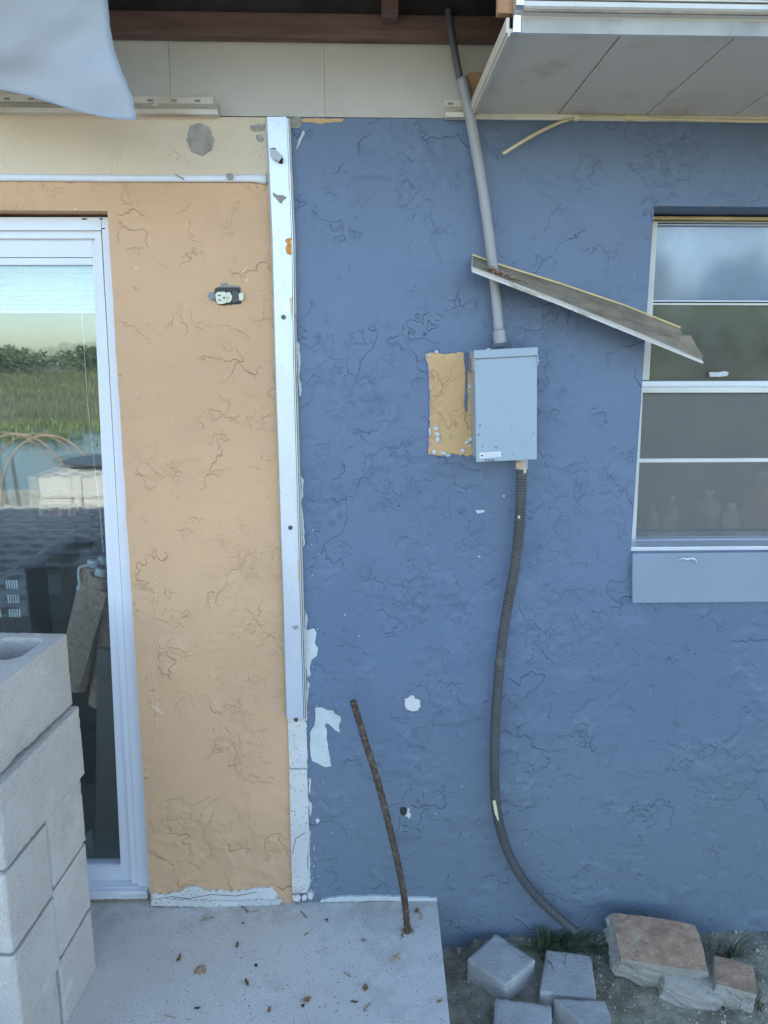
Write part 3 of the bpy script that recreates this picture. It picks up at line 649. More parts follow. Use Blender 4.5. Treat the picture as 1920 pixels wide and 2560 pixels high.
# outer frame
dpp('frame_jamb', [(253, 543), (285, 543), (400, 2262), (348, 2262)], YF, .09)
dpp('frame_head', [(-700, 543), (252, 543), (253, 575), (-700, 575)], YF, .09)
dpp('frame_head', [(-700, 577), (236, 577), (237, 596), (-700, 596)], YF + .012, .08)
dpp('frame_jamb', [(236, 577), (252, 577), (347, 2226), (331, 2226)], YF + .010, .08)
dpp('threshold', [(-700, 2228), (366, 2228), (370, 2250), (-700, 2250)], .022, .12)
dpp('threshold', [(-700, 2218), (345, 2218), (346, 2227), (-700, 2227)], .036, .1)
dpp('threshold_grime', rag([(225, 2252), (375, 2248), (377, 2254), (225, 2262)], 1.5, 7, 3), .018, .1, m_dirt, 0)
dpp('chipped_paint', rag([(300, 2240), (340, 2236), (362, 2236), (368, 2244), (340, 2246), (318, 2246)], 2, 5, 3), .0205, .004, m_plaster, 0)
for q in ([(203, 547), (214, 545), (219, 548), (206, 550)], [(248, 546), (255, 545), (257, 549), (249, 549)], [(252, 570), (262, 570), (262, 573), (254, 573)]): dpp('chip', q, YF - .0008, .002, m_dark, 0)
# moving leaf
Y2 = YF + .025
leaf = dpp('leaf_stile', [(235, 598), (237, 598), (334, 2216), (304, 2216), (232, 665), (232, 598)], Y2, .045)
dpp('leaf_stile', [(233, 664), (236, 600), (333, 2216), (344 - 38, 2216)], Y2 + .002, .03) if 0 else None
dpp('leaf_top_rail', [(-700, 598), (231, 598), (232, 643), (-700, 643)], Y2, .045)
dpp('leaf_top_rail', [(-700, 645), (231, 645), (232, 662), (-700, 662)], Y2 + .004, .04)
dpp('leaf_bottom_rail', [(-700, 2170), (344, 2167), (350, 2216), (-700, 2216)], Y2 + .001, .042)
dpp('leaf_bottom_rail', [(-700, 2165), (345, 2162), (344, 2167), (-700, 2170)], Y2 + .006, .03)
gp = [(-700, 656), (236, 656), (345, 2172), (-700, 2172)]
g1 = dpp('glass_pane', gp, Y2 + .014, .004, m_glass, 0)
g2 = finish('glass_pane', pp(gp, Y2 + .030, .004), m_glass, dr)
pc = wloc(dr); piv = P(240, 1300, Y2 + .03) - pc
g2.data.transform(Matrix.Translation(piv) @ Matrix.Rotation(R(.55), 4, 'Z') @ Matrix.Rotation(R(.1), 4, 'X') @ Matrix.Translation(-piv))

# blind and cord inside
bl = thing('window_blind', 'pale pleated blind raised behind the top of the sliding door glass', 'blind', P(100, 780, .17))
for k in range(11):
    y0 = 640 + k * 12.4
    bmb = bm_prism([P(-700, y0, .175), P(-700, y0 + 6, .165), P(-700, y0 + 12, .175), P(-700, y0 + 6, .181)], (0, 0, 0.0001)) if 0 else None
    a = P(-700, y0, .175); b = P(238 + k * 1.0, y0, .175); h = P(0, y0, .175).z - P(0, y0 + 12, .175).z
    finish('pleat', bm_prism([Vector((a.x, .175, a.z)), Vector((a.x, .163, a.z - h * .5)), Vector((a.x, .175, a.z - h)), Vector((a.x, .183, a.z - h * .5))], (b.x - a.x, 0, 0)), m_blind, bl)
finish('bottom_bar', bm_box(P(-700, 780, .17).x, P(245, 780, .17).x, .16, .185, P(0, 783, .17).z, P(0, 776, .17).z), m_white, bl, bevel=.002)
finish('cord', bm_tube([P(205, 780, .16), P(218, 1000, .16), P(236, 1160, .16), P(252, 1300, .16), P(258, 1380, .16)], .0009, 5), m_white, bl)

# things indoors behind the glass
fz = .012
# dark tapered bin
b0 = thing('storage_bin', 'tall dark tapered bin with a striped band of colours, indoors behind door glass', 'bin', (P(165, 1400, .95).x, .95, fz))
Yb = .8
def frust(xc, yc, z0, z1, w0, w1, d0, d1):
    bm = bmesh.new()
    a = [bm.verts.new((xc + sx * w0, yc + sy * d0, z0)) for sx, sy in ((-1, -1), (1, -1), (1, 1), (-1, 1))]
    b = [bm.verts.new((xc + sx * w1, yc + sy * d1, z1)) for sx, sy in ((-1, -1), (1, -1), (1, 1), (-1, 1))]
    c = [bm.verts.new((xc + sx * (w1 - .012), yc + sy * (d1 - .012), z1)) for sx, sy in ((-1, -1), (1, -1), (1, 1), (-1, 1))]
    e = [bm.verts.new((xc + sx * (w0 - .012), yc + sy * (d0 - .012), z0 + .02)) for sx, sy in ((-1, -1), (1, -1), (1, 1), (-1, 1))]
    bm.faces.new(a[::-1]); bm.faces.new(e)
    for i in range(4):
        j = (i + 1) % 4
        bm.faces.new((a[i], a[j], b[j], b[i])); bm.faces.new((b[i], b[j], c[j], c[i])); bm.faces.new((c[i], c[j], e[j], e[i]))
    return bm
tl, trr = P(76, 1258, Yb), P(222, 1256, Yb); bz = P(120, 1386, Yb).z
hw = (trr.x - tl.x) / 2; cx = (trr.x + tl.x) / 2
finish('body', frust(cx, Yb + .13, bz, tl.z, hw * .78, hw, .10, .13), m_pot, b0, bevel=.004)
cols = [(.10, .12, .04), (.04, .08, .05), (.12, .04, .04), (.11, .04, .035), (.14, .11, .05), (.02, .02, .05), (.12, .11, .06), (.12, .05, .05)]
for k, c in enumerate(cols):
    x0 = tl.x + .03 + k * (hw * 1.3 / 8)
    finish('colour_stripe', bm_box(x0, x0 + hw * 1.3 / 8 - .003, Yb - .003, Yb + .004, tl.z - .052, tl.z - .012), MAT('stripe_paint', sc3(c, 1.6), .6), b0)
for k in range(9): finish('rib', bm_box(tl.x + .035 + k * .002, tl.x + hw * 1.4, Yb + .001 + k * .0022, Yb + .009 + k * .0022, tl.z - .085 - k * .012, tl.z - .080 - k * .012), m_pot, b0)
# shelf carrying it
sf = thing('low_cabinet', 'dark low cabinet with a brown side, indoors under the tapered bin', 'cabinet', (cx, Yb + .2, fz))
zt = bz - .002
finish('top', bm_box(cx - .55, cx + .2, Yb - .02, Yb + .35, zt - .025, zt), m_pot, sf, bevel=.003)
finish('rail', bm_box(cx - .5, cx + .16, Yb - .005, Yb + .02, zt - .075, zt - .05), m_pot, sf)
finish('side_panel', bm_box(cx - .02, cx + .15, Yb, Yb + .3, fz, zt - .026), m_panel, sf, bevel=.003)
finish('leg', bm_box(cx - .54, cx - .50, Yb, Yb + .3, fz, zt - .026), m_pot, sf)
# vented crate
ct = thing('slotted_crate', 'dark crate with pale vent slots, indoors at far left behind the glass', 'crate', (P(35, 1500, .6).x, .6, fz))
cxx = P(30, 1500, .6).x; zt2 = P(30, 1432, .6).z; zb2 = P(30, 1560, .6).z
finish('body', bm_box(cxx - .12, cxx + .06, .6, .78, fz, zt2), m_pot, ct, bevel=.004)
for a in range(5):
    for b_ in range(3):
        for cc in range(2):
            finish('vent_slot', bm_box(cxx - .085 + a * .009 + cc * .07, cxx - .080 + a * .009 + cc * .07, .5985, .602, zt2 - .06 - b_ * .055, zt2 - .028 - b_ * .055), m_cap, ct)
# rolled reed blinds
lbl = ['rolled reed blind with a white ball chain at its cap, leftmost of the bundle indoors', 'rolled reed blind at the back of the bundle, its cap highest', 'rolled reed blind in front of the bundle, thick with a stitched hem', 'rolled reed blind hard against the door stile, cap lowest of the bundle']
for i, (a, b_, Yr, rr_) in enumerate((((236, 1395), (165, 1690), .36, .030), ((262, 1388), (205, 1700), .42, .030), ((256, 1416), (190, 1720), .30, .034), ((288, 1436), (248, 1760), .33, .034))):
    A = P(*a, Yr); B = P(*b_, Yr); B.z = max(B.z, fz + .03); t = thing('rolled_blind', lbl[i], 'rolled blind', B, 'rolled reed blinds leaning indoors')
    ax = (A - B).normalized(); A2 = A - ax * .03; n = 60
    path = [B.lerp(A2, k / n) for k in range(n + 1)]
    finish('reed_roll', bm_tube(path, [rr_ * (1 + .04 * (k % 2)) for k in range(n + 1)], 18), m_rattan, t, smooth=False)
    cp = finish('end_cap', bm_tube([A2, A2 + ax * .022, A2 + ax * .024], [.019, .019, .017], 18), m_cap, t)
    finish('pin', bm_tube([A2 + ax * .022, A2 + ax * .036], .003, 8), m_screw, cp)
    if i == 0: finish('chain_tail', bm_tube(smooth_path([A2 + Vector((0, -.02, .01)), A2 + Vector((-.03, -.03, .004)), A2 + Vector((-.036, -.03, -.03)), A2 + Vector((-.034, -.03, -.055))], 5), .005, 8), m_cap, t); bmx = bmesh.new(); bmesh.ops.create_uvsphere(bmx, u_segments=12, v_segments=8, radius=.013, matrix=Matrix.Translation(A2 + Vector((-.034, -.03, -.065)))); finish('chain_ball', bmx, m_cap, t, smooth=True)
    if i == 2: finish('hem_flap', bm_prism([A2 + Vector((-.052, -.036, -.02)), A2 + Vector((.03, -.036, -.05)), B + Vector((.03, -.036, .03)), B + Vector((-.05, -.036, .03))], (0, .002, 0)), m_rattan, t)
bx = thing('flat_board', 'greenish grey board standing indoors behind the lower door glass', 'board', P(280, 1900, .25))
finish('board_face', pp(rag([(243, 1622), (320, 1628), (345, 2120), (238, 2120)], 1, 20, 2), .27, .02), MAT('board_olive', (.19, .185, .14), .8), bx, bevel=.002)
solo('floor_strip', bm_box(P(215, 2140, .16).x - .5, P(335, 2140, .16).x, .135, .15, .013, .03), m_panel, 'thin brown strip lying on the indoor floor just inside the door', 'strip', (P(215, 2140, .16).x, .14, .013))
solo('green_panel', pp([(215, 2085), (228, 2075), (240, 2165), (218, 2165)], .19, .01), MAT('green_board', (.22, .30, .27), .7), 'pale green sliver of board standing low behind the glass beside the blocks', 'board', P(225, 2165, .19))

# ------------------------------------------------------------------ WINDOW (right)
wi = thing('window', 'old white single hung window with four dusty panes, at right edge of blue wall', 'window', (WX + .4, .12, WZ0))
YW = .118
def wb(name, px0, px1, py0, py1, Yf, th, mat=m_offwhite, bev=.0015):
    a = P(px0, py0, Yf); b = P(px1, py1, Yf); return finish(name, bm_box(a.x, b.x, Yf, Yf + th, b.z, a.z), mat, wi, bevel=bev)
XR = 2400
wb('head_caulk', 1560, XR, 540, 553, YW - .01, .05, m_yellow)
wb('head_bar', 1560, XR, 554, 558, YW + .002, .05)
wb('head_bar', 1560, XR, 559, 567, YW + .016, .05, m_alum)
o = finish('jamb', pp([(1600, 555), (1644, 555), (1623, 950), (1580, 950)], YW + .004, .05), m_offwhite, wi, bevel=.001)
finish('jamb', pp([(1560, 966), (1608, 966), (1589, 1352), (1550, 1352)], YW - .016, .05), m_offwhite, wi, bevel=.001)
wb('muntin', 1560, XR, 757, 764.5, YW + .020, .02, m_offwhite)
wb('muntin_shade_bead', 1560, XR, 750, 756.5, YW + .028, .014, m_alum)
wb('meeting_rail', 1560, XR, 953, 967, YW - .004, .05, m_alum)
wb('meeting_rail', 1560, XR, 968, 981, YW - .020, .05, m_offwhite)
wb('muntin', 1560, XR, 1147, 1153, YW - .003, .02, m_offwhite)
wb('bottom_rail', 1560, XR, 1330, 1349, YW + .006, .04, MAT('dull_sash', (.40, .39, .37), .6))
wb('bottom_rail', 1560, XR, 1350, 1366, YW - .03, .05, m_alum)
wb('sill_track', 1560, XR, 1368, 1379, .004, .12, m_alum)
wb('sill_track', 1560, XR, 1366, 1369, .02, .1, m_alum)
a = P(1560, 1366, .07)
wb('pane', 1560, XR, 566, 752, YW + .030, .004, m_glass2, 0)
wb('pane', 1560, XR, 762, 955, YW + .030, .004, m_glass3, 0)
wb('pane', 1560, XR, 978, 1150, YW + .006, .004, m_glass3, 0)
wb('pane', 1560, XR, 1150, 1335, YW + .006, .004, m_frost, 0)
wb('insect_screen', 1560, XR, 980, 1336, YW - .002, .001, m_screen, 0)
# blind behind the upper sash; bottles on the inner ledge
b2 = thing('window_blind', 'shade coloured for reflected sky, drawn down behind the top pane of right window', 'blind', P(1700, 745, .2))
finish('shade_cloth', bm_box(WX + .01, WR, .2, .204, P(1700, 752, .2).z, P(1700, 545, .2).z), MAT('sky_tint_shade', (.20, .27, .42), .8, var=.06), b2)  # cloth blue pushed toward the sky colour reflected in this pane
lg = thing('window_ledge', 'pale inner ledge carrying bottles behind the hazy lower pane', 'ledge', (WX + .4, .24, WZ0))
zl = P(1700, 1338, .2).z
finish('board', bm_box(WX - .1, WR, .165, .36, zl - .025, zl), m_offwhite, lg)
bl_l = ['short pale bottle, leftmost on ledge behind hazy pane', 'tall pale bottle with bright cap, second from left on window ledge', 'large rounded tan jug in the middle of the window ledge', 'milky bottle with bright top, right of the tan jug', 'tall orange red container at the right end of window ledge']
for i, (px, topy, rr_, c) in enumerate(((1633, 1265, .020, (.6, .62, .6)), (1682, 1240, .021, (.5, .52, .5)), (1775, 1225, .036, (.48, .44, .36)), (1830, 1258, .026, (.6, .62, .6)), (1905, 1180, .045, (.5, .12, .05)))):
    Yq = .215; A = P(px, topy, Yq); h = A.z - zl
    prof_ = [(0, rr_ * .95), (.02, rr_), (.62, rr_), (.74, rr_ * .75), (.82, rr_ * .38), (.9, rr_ * .38)]
    t = thing('bottle', bl_l[i], 'bottle', (A.x, Yq, zl), 'bottles behind the hazy pane')
    mm = MAT('bottle_plastic', c, .35)
    finish('body', bm_tube([Vector((A.x, Yq, zl + h * q)) for q, _ in prof_], [q for _, q in prof_], 16), mm, t, smooth=True)
    finish('cap', bm_tube([Vector((A.x, Yq, zl + h * .9)), Vector((A.x, Yq, zl + h))], rr_ * .42, 14), m_white, t)
solo('paper_scrap', pp(rag([(1772, 932), (1780, 930), (1792, 931), (1815, 928), (1822, 932), (1818, 940), (1796, 942), (1776, 942)], 1, 5, 3), YW + .022, .006), m_peel, 'small pale scrap lying on the meeting rail inside right window', 'scrap', P(1795, 942, YW + .02), bevel=.001)
# dried curled twig-like husk stuck on sill apron
solo('dried_husk', bm_tube(smooth_path([P(1693, 1401, -.018), P(1708, 1396, -.02), P(1716, 1398, -.022), P(1730, 1396, -.022), P(1740, 1401, -.02), P(1741, 1409, -.018)], 5), [.001] * 3 + [.0035] * 20 + [.0015] * 3, 8), m_cap, 'small pale curled husk stuck to the sill band below the window', 'husk', P(1716, 1402, -.014), smooth=True) if 0 else None
hp = smooth_path([P(1693, 1401, -.016), P(1708, 1396, -.018), P(1716, 1398, -.018), P(1730, 1396, -.018), P(1740, 1401, -.018), P(1741, 1409, -.016)], 5)
solo('dried_husk', bm_tube(hp, [.0008 + .0026 * math.sin(math.pi * k / (len(hp) - 1)) for k in range(len(hp))], 8), m_cap, 'small pale curled husk stuck to the sill band below the window', 'husk', P(1716, 1404, -.014), smooth=True)

# ------------------------------------------------------------------ CONDUIT, BOX, FLEX
YC = -.040
cn = thing('conduit', 'grey rigid conduit running from open eaves down into the electrical box', 'conduit', P(1255, 862, YC))
up_ = [P(1120, 20, YC + .0), P(1131, 95, YC), P(1150, 198, YC)]
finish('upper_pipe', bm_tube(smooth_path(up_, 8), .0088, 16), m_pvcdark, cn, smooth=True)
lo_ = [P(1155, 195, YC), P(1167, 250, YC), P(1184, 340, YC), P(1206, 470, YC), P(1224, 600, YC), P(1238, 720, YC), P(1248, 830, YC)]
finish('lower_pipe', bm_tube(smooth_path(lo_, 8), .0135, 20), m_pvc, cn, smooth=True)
finish('coupling', bm_tube([P(1247, 826, YC), P(1251, 857, YC)], .0172, 20), m_pvc, cn, bevel=.001)
finish('hub_plate', bm_tube([P(1251, 857, YC), P(1252, 864, YC)], [.021, .030], 20), m_boxd, cn)

bxq = [(1185, 876), (1344, 868), (1342, 1148), (1191, 1155)]
YB = -.105
eb = thing('electrical_box', 'grey blue metal electrical box with speckled hinged cover and white sticker', 'electrical box', P(1265, 1150, -.05))
def ep(name, q, Yf, th, mat=m_box, bev=.0015, par=None): return finish(name, pp(q, Yf, th), mat, par or eb, bevel=bev)
ep('housing', [(1189, 882), (1341, 874), (1340, 1143), (1195, 1150)], YB + .004, .097)
ep('cover', [(1187, 899), (1342.5, 891), (1342, 1148), (1191, 1155)], YB, .006, bev=.002)
ep('hood', [(1185, 876), (1344, 868), (1344.5, 888), (1186, 896)], YB - .006, .088, bev=.003)
ep('hood_flange', [(1185, 896), (1187.5, 896), (1189, 926), (1186, 926)], YB - .004, .05, bev=.0006)
ep('hood_flange', [(1342.5, 888), (1345.5, 888), (1345.5, 914), (1343, 914)], YB - .004, .05, bev=.0006)
ep('side_bracket', [(1172, 884), (1184, 882), (1186, 927), (1173, 928)], -.03, .028, m_boxd)
for x, y in ((1183, 909), (1346, 901)): ep('rivet', [(x - 2, y - 2), (x + 2, y - 2), (x + 2, y + 2), (x - 2, y + 2)], YB + .01, .004, m_peel, .0008)
for x in (1222, 1284): ep('knock_tab', [(x - 4, 868 + 3), (x + 4, 867 + 3), (x + 4, 872 + 3), (x - 4, 873 + 3)], -.06, .02, m_peel, .0008)
st = ep('sticker', [(1199, 1132), (1252, 1129), (1252, 1142), (1199, 1146)], YB - .0008, .001, m_white, 0)
bm = bmesh.new()
for r_ in range(4):
    x = 1209; y = 1133.6 + r_ * 2.6; rnd = random.Random(r_)
    while x < 1247:
        w = rnd.uniform(2, 6); bm_prism([P(x, y, YB - .0012), P(x + w, y - .12, YB - .0012), P(x + w, y + .9, YB - .0012), P(x, y + 1.0, YB - .0012)], (0, .0006, 0), bm); x += w + 1
finish('sticker_print', bm, m_ink, st)
bm = bm_tube([P(1204.5, 1139, YB - .0011), P(1204.5, 1139, YB - .0016)], .0027, 14); finish('sticker_emblem', bm, m_black, st)
# faint embossed lettering, too worn to read
bm = bmesh.new(); rnd = random.Random(2)
for x0, x1, y in ((1273, 1285, 1112), (1288, 1306, 1111.5), (1312, 1330, 1110.5)): bm_prism([P(x0, y, YB - .0006), P(x1, y - .5, YB - .0006), P(x1, y + .7, YB - .0006), P(x0, y + 1.2, YB - .0006)], (0, .001, 0), bm)
for k in range(7):
    x = 1279 + k * 7; bm_prism([P(x, 1104, YB - .0006), P(x + 4, 1103.6, YB - .0006), P(x + 4, 1104.6, YB - .0006), P(x, 1105, YB - .0006)], (0, .001, 0), bm)
finish('worn_embossing', bm, MAT('worn_emboss', (.24, .33, .39), .5), eb)
lt = ep('latch', [(1213, 1149), (1236, 1147.5), (1236, 1153), (1213, 1154.5)], YB - .003, .01, m_boxd, .0008)
for x, y in ((1200, 1064), (1196, 1087), (1240, 1119)): ep('dark_blotch', rag([(x - 3, y - 2), (x + 3, y - 3), (x + 3, y + 2), (x - 2, y + 2)], .6, 2, x), YB - .0005, .001, MAT('blotch', (.13, .18, .2), .6), 0)

fx_ = thing('flexible_conduit', 'black ribbed flexible conduit hanging from box and curving to the ground', 'flexible conduit', P(1425, 2312, -.05))
YX = -.045
finish('connector', bm_tube([P(1304, 1148, YX), P(1304, 1172, YX)], .0172, 20), MAT('light_grey_pvc', (.42, .40, .38), .5), fx_, bevel=.001)
cpth = smooth_path([P(1304, 1168, YX), P(1303, 1220, YX), P(1298, 1320, YX), (P(1288, 1410, YX)), P(1272, 1500, YX), P(1256, 1600, YX), P(1246, 1700, YX), P(1239, 1800, YX), P(1236, 1900, YX), P(1238, 1990, YX), P(1248, 2060, YX), P(1274, 2140, YX), P(1316, 2210, YX), P(1372, 2272, YX), P(1440, 2330, YX - .02)], 22)
# resample evenly, rib pitch 5.5 mm
dense = [cpth[0]]; acc = 0; step = .0021
for a, b in zip(cpth, cpth[1:]):
    L = (b - a).length; k = step - acc
    while k <= L: dense.append(a.lerp(b, k / L)); k += step
    acc = (acc + L) % step
rad = []
for i, p in enumerate(dense):
    s = i % 4; base_r = .0158 - .0018 * i / len(dense); rad.append(base_r if s in (0, 1) else base_r - .0032)
finish('ribbed_tube', bm_tube(dense, rad, 14), m_flex, fx_, smooth=False)
finish('paint_splash', pp(rag([(1232, 2002), (1239, 2002), (1243, 2025), (1248, 2052), (1243, 2050), (1236, 2030)], 1, 6, 3), YX - .0155, .004), m_cable, fx_)
finish('paint_splash', pp(rag([(1290, 1158), (1296, 1156), (1304, 1160), (1306, 1168), (1292, 1170)], 1, 4, 3), YX - .0178, .003), m_tanpeel, fx_)
finish('paint_splash', pp(rag([(1308, 1171), (1316, 1171), (1315, 1182), (1311, 1184)], 1, 4, 3), YX - .0162, .003), m_cable, fx_)
finish('paint_splash', pp(rag([(1294, 1290), (1300, 1289), (1300, 1296), (1295, 1297)], 1, 4, 3), YX - .0155, .002), m_cable, fx_)

# cable under the eave
cb = thing('cable', 'cream cable drooping along the wall just under the soffit, loose end curling down', 'cable', P(1257, 385, -.02))
finish('sheath', bm_tube(smooth_path([P(1257, 385, -.03), P(1300, 358, -.026), P(1345, 332, -.02), P(1400, 306, -.014), P(1438, 296, -.012)], 8), .0042, 10), m_cable, cb, smooth=True)
finish('sheath', bm_tube(smooth_path([P(1446, 295, -.013), P(1560, 294, -.012), P(1680, 298, -.012), P(1800, 301, -.012), P(1918, 303, -.012), P(2300, 300, -.012)], 8), .0045, 10), m_cable, cb, smooth=True)
finish('clip', pp([(1436, 291), (1450, 291), (1450, 299), (1436, 299)], -.018, .016), m_sofedge, cb, bevel=.001)
finish('clip', pp(rag([(1560, 290), (1585, 289), (1590, 299), (1565, 300)], 1, 5, 2), -.018, .016), m_cable, cb)

# ------------------------------------------------------------------ fallen trim wedged round the conduit
tb = thing('fallen_trim', 'dirty broken length of metal trim wedged on the conduit and slanting across the window', 'metal trim', P(1240, 680, -.04))
bk = [(1181, 640), (1240, 662), (1400, 712), (1560, 766), (1716, 826)]; ft = [(1179, 673), (1240, 696), (1400, 757), (1610, 843), (1755, 902)]
YBk, YFt = -.006, -.105
edge_end = [(1706, 834), (1716, 842), (1727, 838), (1737, 856), (1742, 868), (1756, 886)]
top = [P(x, y, YBk) for x, y in bk[:-1]] + [P(1700, 822, YBk)]
bot = [P(x, y, YFt) for x, y in ft]
endm = [P(x, y, YBk + (YFt - YBk) * (i + 1) / 7) for i, (x, y) in enumerate(edge_end)]
# tray face split round the pipe so that the conduit passes through a notch
def quad_strip(A, B, th=.002):
    bm = bmesh.new()
    for k in range(len(A) - 1): bm_prism([A[k], A[k + 1], B[k + 1], B[k]], (0, -.0005, -th), bm)
    return bm
n = 16
def lerpT(T, f): return T[0].lerp(T[-1], f) if len(T) == 2 else (lambda k: T[min(int(k), len(T) - 2)].lerp(T[min(int(k), len(T) - 2) + 1], k - min(int(k), len(T) - 2)))(f * (len(T) - 1))
tray = bm_prism(top + endm + bot[::-1][0:] , (0, -.0004, -.0022))
finish('tray', tray, m_dirt, tb)
finish('front_lip', bm_prism([bot[0], bot[1], bot[2], bot[3], bot[4], bot[4] + Vector((0, -.002, .001)), bot[3] + Vector((0, -.002, .006)), bot[2] + Vector((0, -.002, .006)), bot[1] + Vector((0, -.002, .006)), bot[0] + Vector((0, -.002, .007))], (0, -.003, -.004)), m_lip, tb)
finish('front_lip', bm_prism([p + Vector((0, -.004, -.007)) for p in bot] + [p + Vector((0, -.004, -.001)) for p in bot[::-1]], (0, -.004, -.001)), m_lip, tb)
finish('back_lip', bm_prism([p + Vector((0, 0, .001)) for p in top] + [p + Vector((0, 0, .0055)) for p in top[::-1]], (0, -.003, 0)), m_yellow, tb)
finish('end_lip', bm_tube([top[0], bot[0]], .002, 6), m_lip, tb)
lit = thing('debris_clump', 'clump of brown leaf litter caught in the trim beside the conduit', 'litter', P(1260, 680, -.06))
bm = bmesh.new(); rnd = random.Random(3)
for k in range(60):
    f = abs(rnd.gauss(0, .55)); g_ = rnd.random(); f = min(f, 1)
    A = P(1222 + f * 130, 672 + f * 46 + g_ * 8, -.085 + g_ * .03) + Vector((0, 0, rnd.uniform(-.002, .008) * (1 - f)))
    s = rnd.uniform(.0025, .006) * (1.3 - f)
    bmesh.ops.create_icosphere(bm, subdivisions=1, radius=s, matrix=Matrix.Translation(A) @ Matrix.Rotation(rnd.random() * 3, 4, 'Y') @ Matrix.Diagonal((1.6, 1, .6, 1)))
finish('litter', bm, m_litter, lit)

# ------------------------------------------------------------------ REBAR
rb0 = G(1020, 2330, 0); rbt = P(882, 1752, -.10)
rp = smooth_path([rb0 + Vector((0, 0, -.02)), P(1010, 2240, -.148), P(986, 2120, -.145), P(946, 1960, -.13), P(912, 1850, -.115), rbt], 26)
rr2 = [.0092 + (.0011 if (k % 4) < 2 else 0) for k in range(len(rp))]
solo('rebar', bm_tube(rp, rr2, 12), m_rebar, 'rusty bent reinforcing bar standing out of the concrete pad before the blue wall', 'rebar', (rb0.x, rb0.y, 0))
bm = bmesh.new(); rnd = random.Random(9)
for k in range(16): bmesh.ops.create_icosphere(bm, subdivisions=1, radius=rnd.uniform(.002, .005), matrix=Matrix.Translation(rb0 + Vector((rnd.gauss(0, .012), rnd.gauss(0, .01), .001))))
solo('rust_crumbs', bm, m_litter, 'ring of rusty crumbs round the foot of the reinforcing bar', 'crumbs', (rb0.x, rb0.y, 0), kind='stuff')

# ------------------------------------------------------------------ CONCRETE BLOCKS
def block_mesh():
    bm = bmesh.new(); L, W, H = .39, .19, .19; sh, wb_ = .030, .034
    def rect(x0, x1, y0, y1, c): return [Vector(p + (0,)) for p in ((x0 + c, y0), (x1 - c, y0), (x1, y0 + c), (x1, y1 - c), (x1 - c, y1), (x0 + c, y1), (x0, y1 - c), (x0, y0 + c))]
    outer = rect(-L / 2, L / 2, -W / 2, W / 2, .004)
    def loops(t):
        return [outer, rect(-L / 2 + sh + t, -wb_ / 2 - t, -W / 2 + sh + t, W / 2 - sh - t, .022)[::-1], rect(wb_ / 2 + t, L / 2 - sh - t, -W / 2 + sh + t, W / 2 - sh - t, .022)[::-1]]
    vs = []
    for z, t in ((H, 0.006), (0, 0)):
        ls = loops(t); vv = [[bm.verts.new(p + Vector((0, 0, z))) for p in l] for l in ls]; flat = [q for l in vv for q in l]
        for tri in tessellate_polygon(ls): 
            try: bm.faces.new([flat[i] for i in tri])
            except ValueError: pass
        vs.append(vv)
    for a, b in zip(*vs):
        for i in range(len(a)): bm.faces.new((a[i], a[(i + 1) % len(a)], b[(i + 1) % len(a)], b[i]))
    bmesh.ops.recalc_face_normals(bm, faces=bm.faces)
    bmesh.ops.bevel(bm, geom=[e for e in bm.edges if len(e.link_faces) == 2 and e.calc_face_angle(0) > R(50)], offset=.0025, segments=1, affect='EDGES', clamp_overlap=True)
    me = bpy.data.meshes.new('concrete_block'); bm.to_mesh(me); bm.free(); me.materials.append(m_cmu); return me
BM = block_mesh()
def smooth_shell():
    sc2 = bpy.data.scenes.new('tmp'); o = bpy.data.objects.new('concrete_block', BM); sc2.collection.objects.link(o)
    m = o.modifiers.new('r', 'REMESH'); m.mode = 'VOXEL'; m.voxel_size = .005
    sc2.view_layers[0].update(); dg = sc2.view_layers[0].depsgraph; me = bpy.data.meshes.new_from_object(o.evaluated_get(dg))
    bpy.data.objects.remove(o); bpy.data.scenes.remove(sc2); return me
SHELL = smooth_shell()
def worn_block(seed):
    me = SHELL.copy(); me.name = 'concrete_block_worn'
    nrm = [v_.vector.copy() for v_ in me.vertex_normals]; co = []
    hx, hy, hz = .195, .095, .095; off = Vector((seed * 3.1, 0, 0))
    for vv, vn in zip(me.vertices, nrm):
        p = vv.co.copy(); q = Vector((abs(p.x) - hx, abs(p.y) - hy, abs(p.z - hz) - hz))
        near = sum(t_ > -.009 for t_ in q); n1 = noise.noise(p * 45 + off); n2 = noise.noise(p * 9 + off); n3 = noise.noise(p * 160 + off)
        d = .0006 * n3 + .0008 * n1
        inw = Vector((-math.copysign(1, p.x) * (q.x > -.009), -math.copysign(1, p.y) * (q.y > -.009), -math.copysign(1, p.z - hz) * (q.z > -.009)))
        e = (.0008 + .005 * max(0, n1 + n2 - .25)) if near >= 2 else max(0, n3 - .45) * .004
        co += (p + inw * e + vn * d)[:]
    me.vertices.foreach_set('co', co); me.update(); me.materials.clear(); me.materials.append(m_cmu)
    for p_ in me.polygons: p_.use_smooth = True
    return me
WORN = [worn_block(s_) for s_ in (1, 2, 3)]; wk = [0]
def put_block(x, y, z, rz, label, group, tilt=0):
    close = group == 'hollow concrete blocks stacked by the door'; wk[0] += 1
    o = bpy.data.objects.new('concrete_block', WORN[wk[0] % 3] if close else BM); o.location = (x, y, z); o.rotation_euler = (tilt, 0, rz); COL.objects.link(o)
    return tag(o, label, 'concrete block', group)
cor = G(243, 2417, 0)                                   # far right foot of the near stack
SR = R(-4)
def S(u, w): return cor + Matrix.Rotation(SR, 3, 'Z') @ Vector((u, w, 0))     # u to the right, w away from the camera
rnd = random.Random(11)
names = {1: 'bottom', 2: 'second', 3: 'third'}
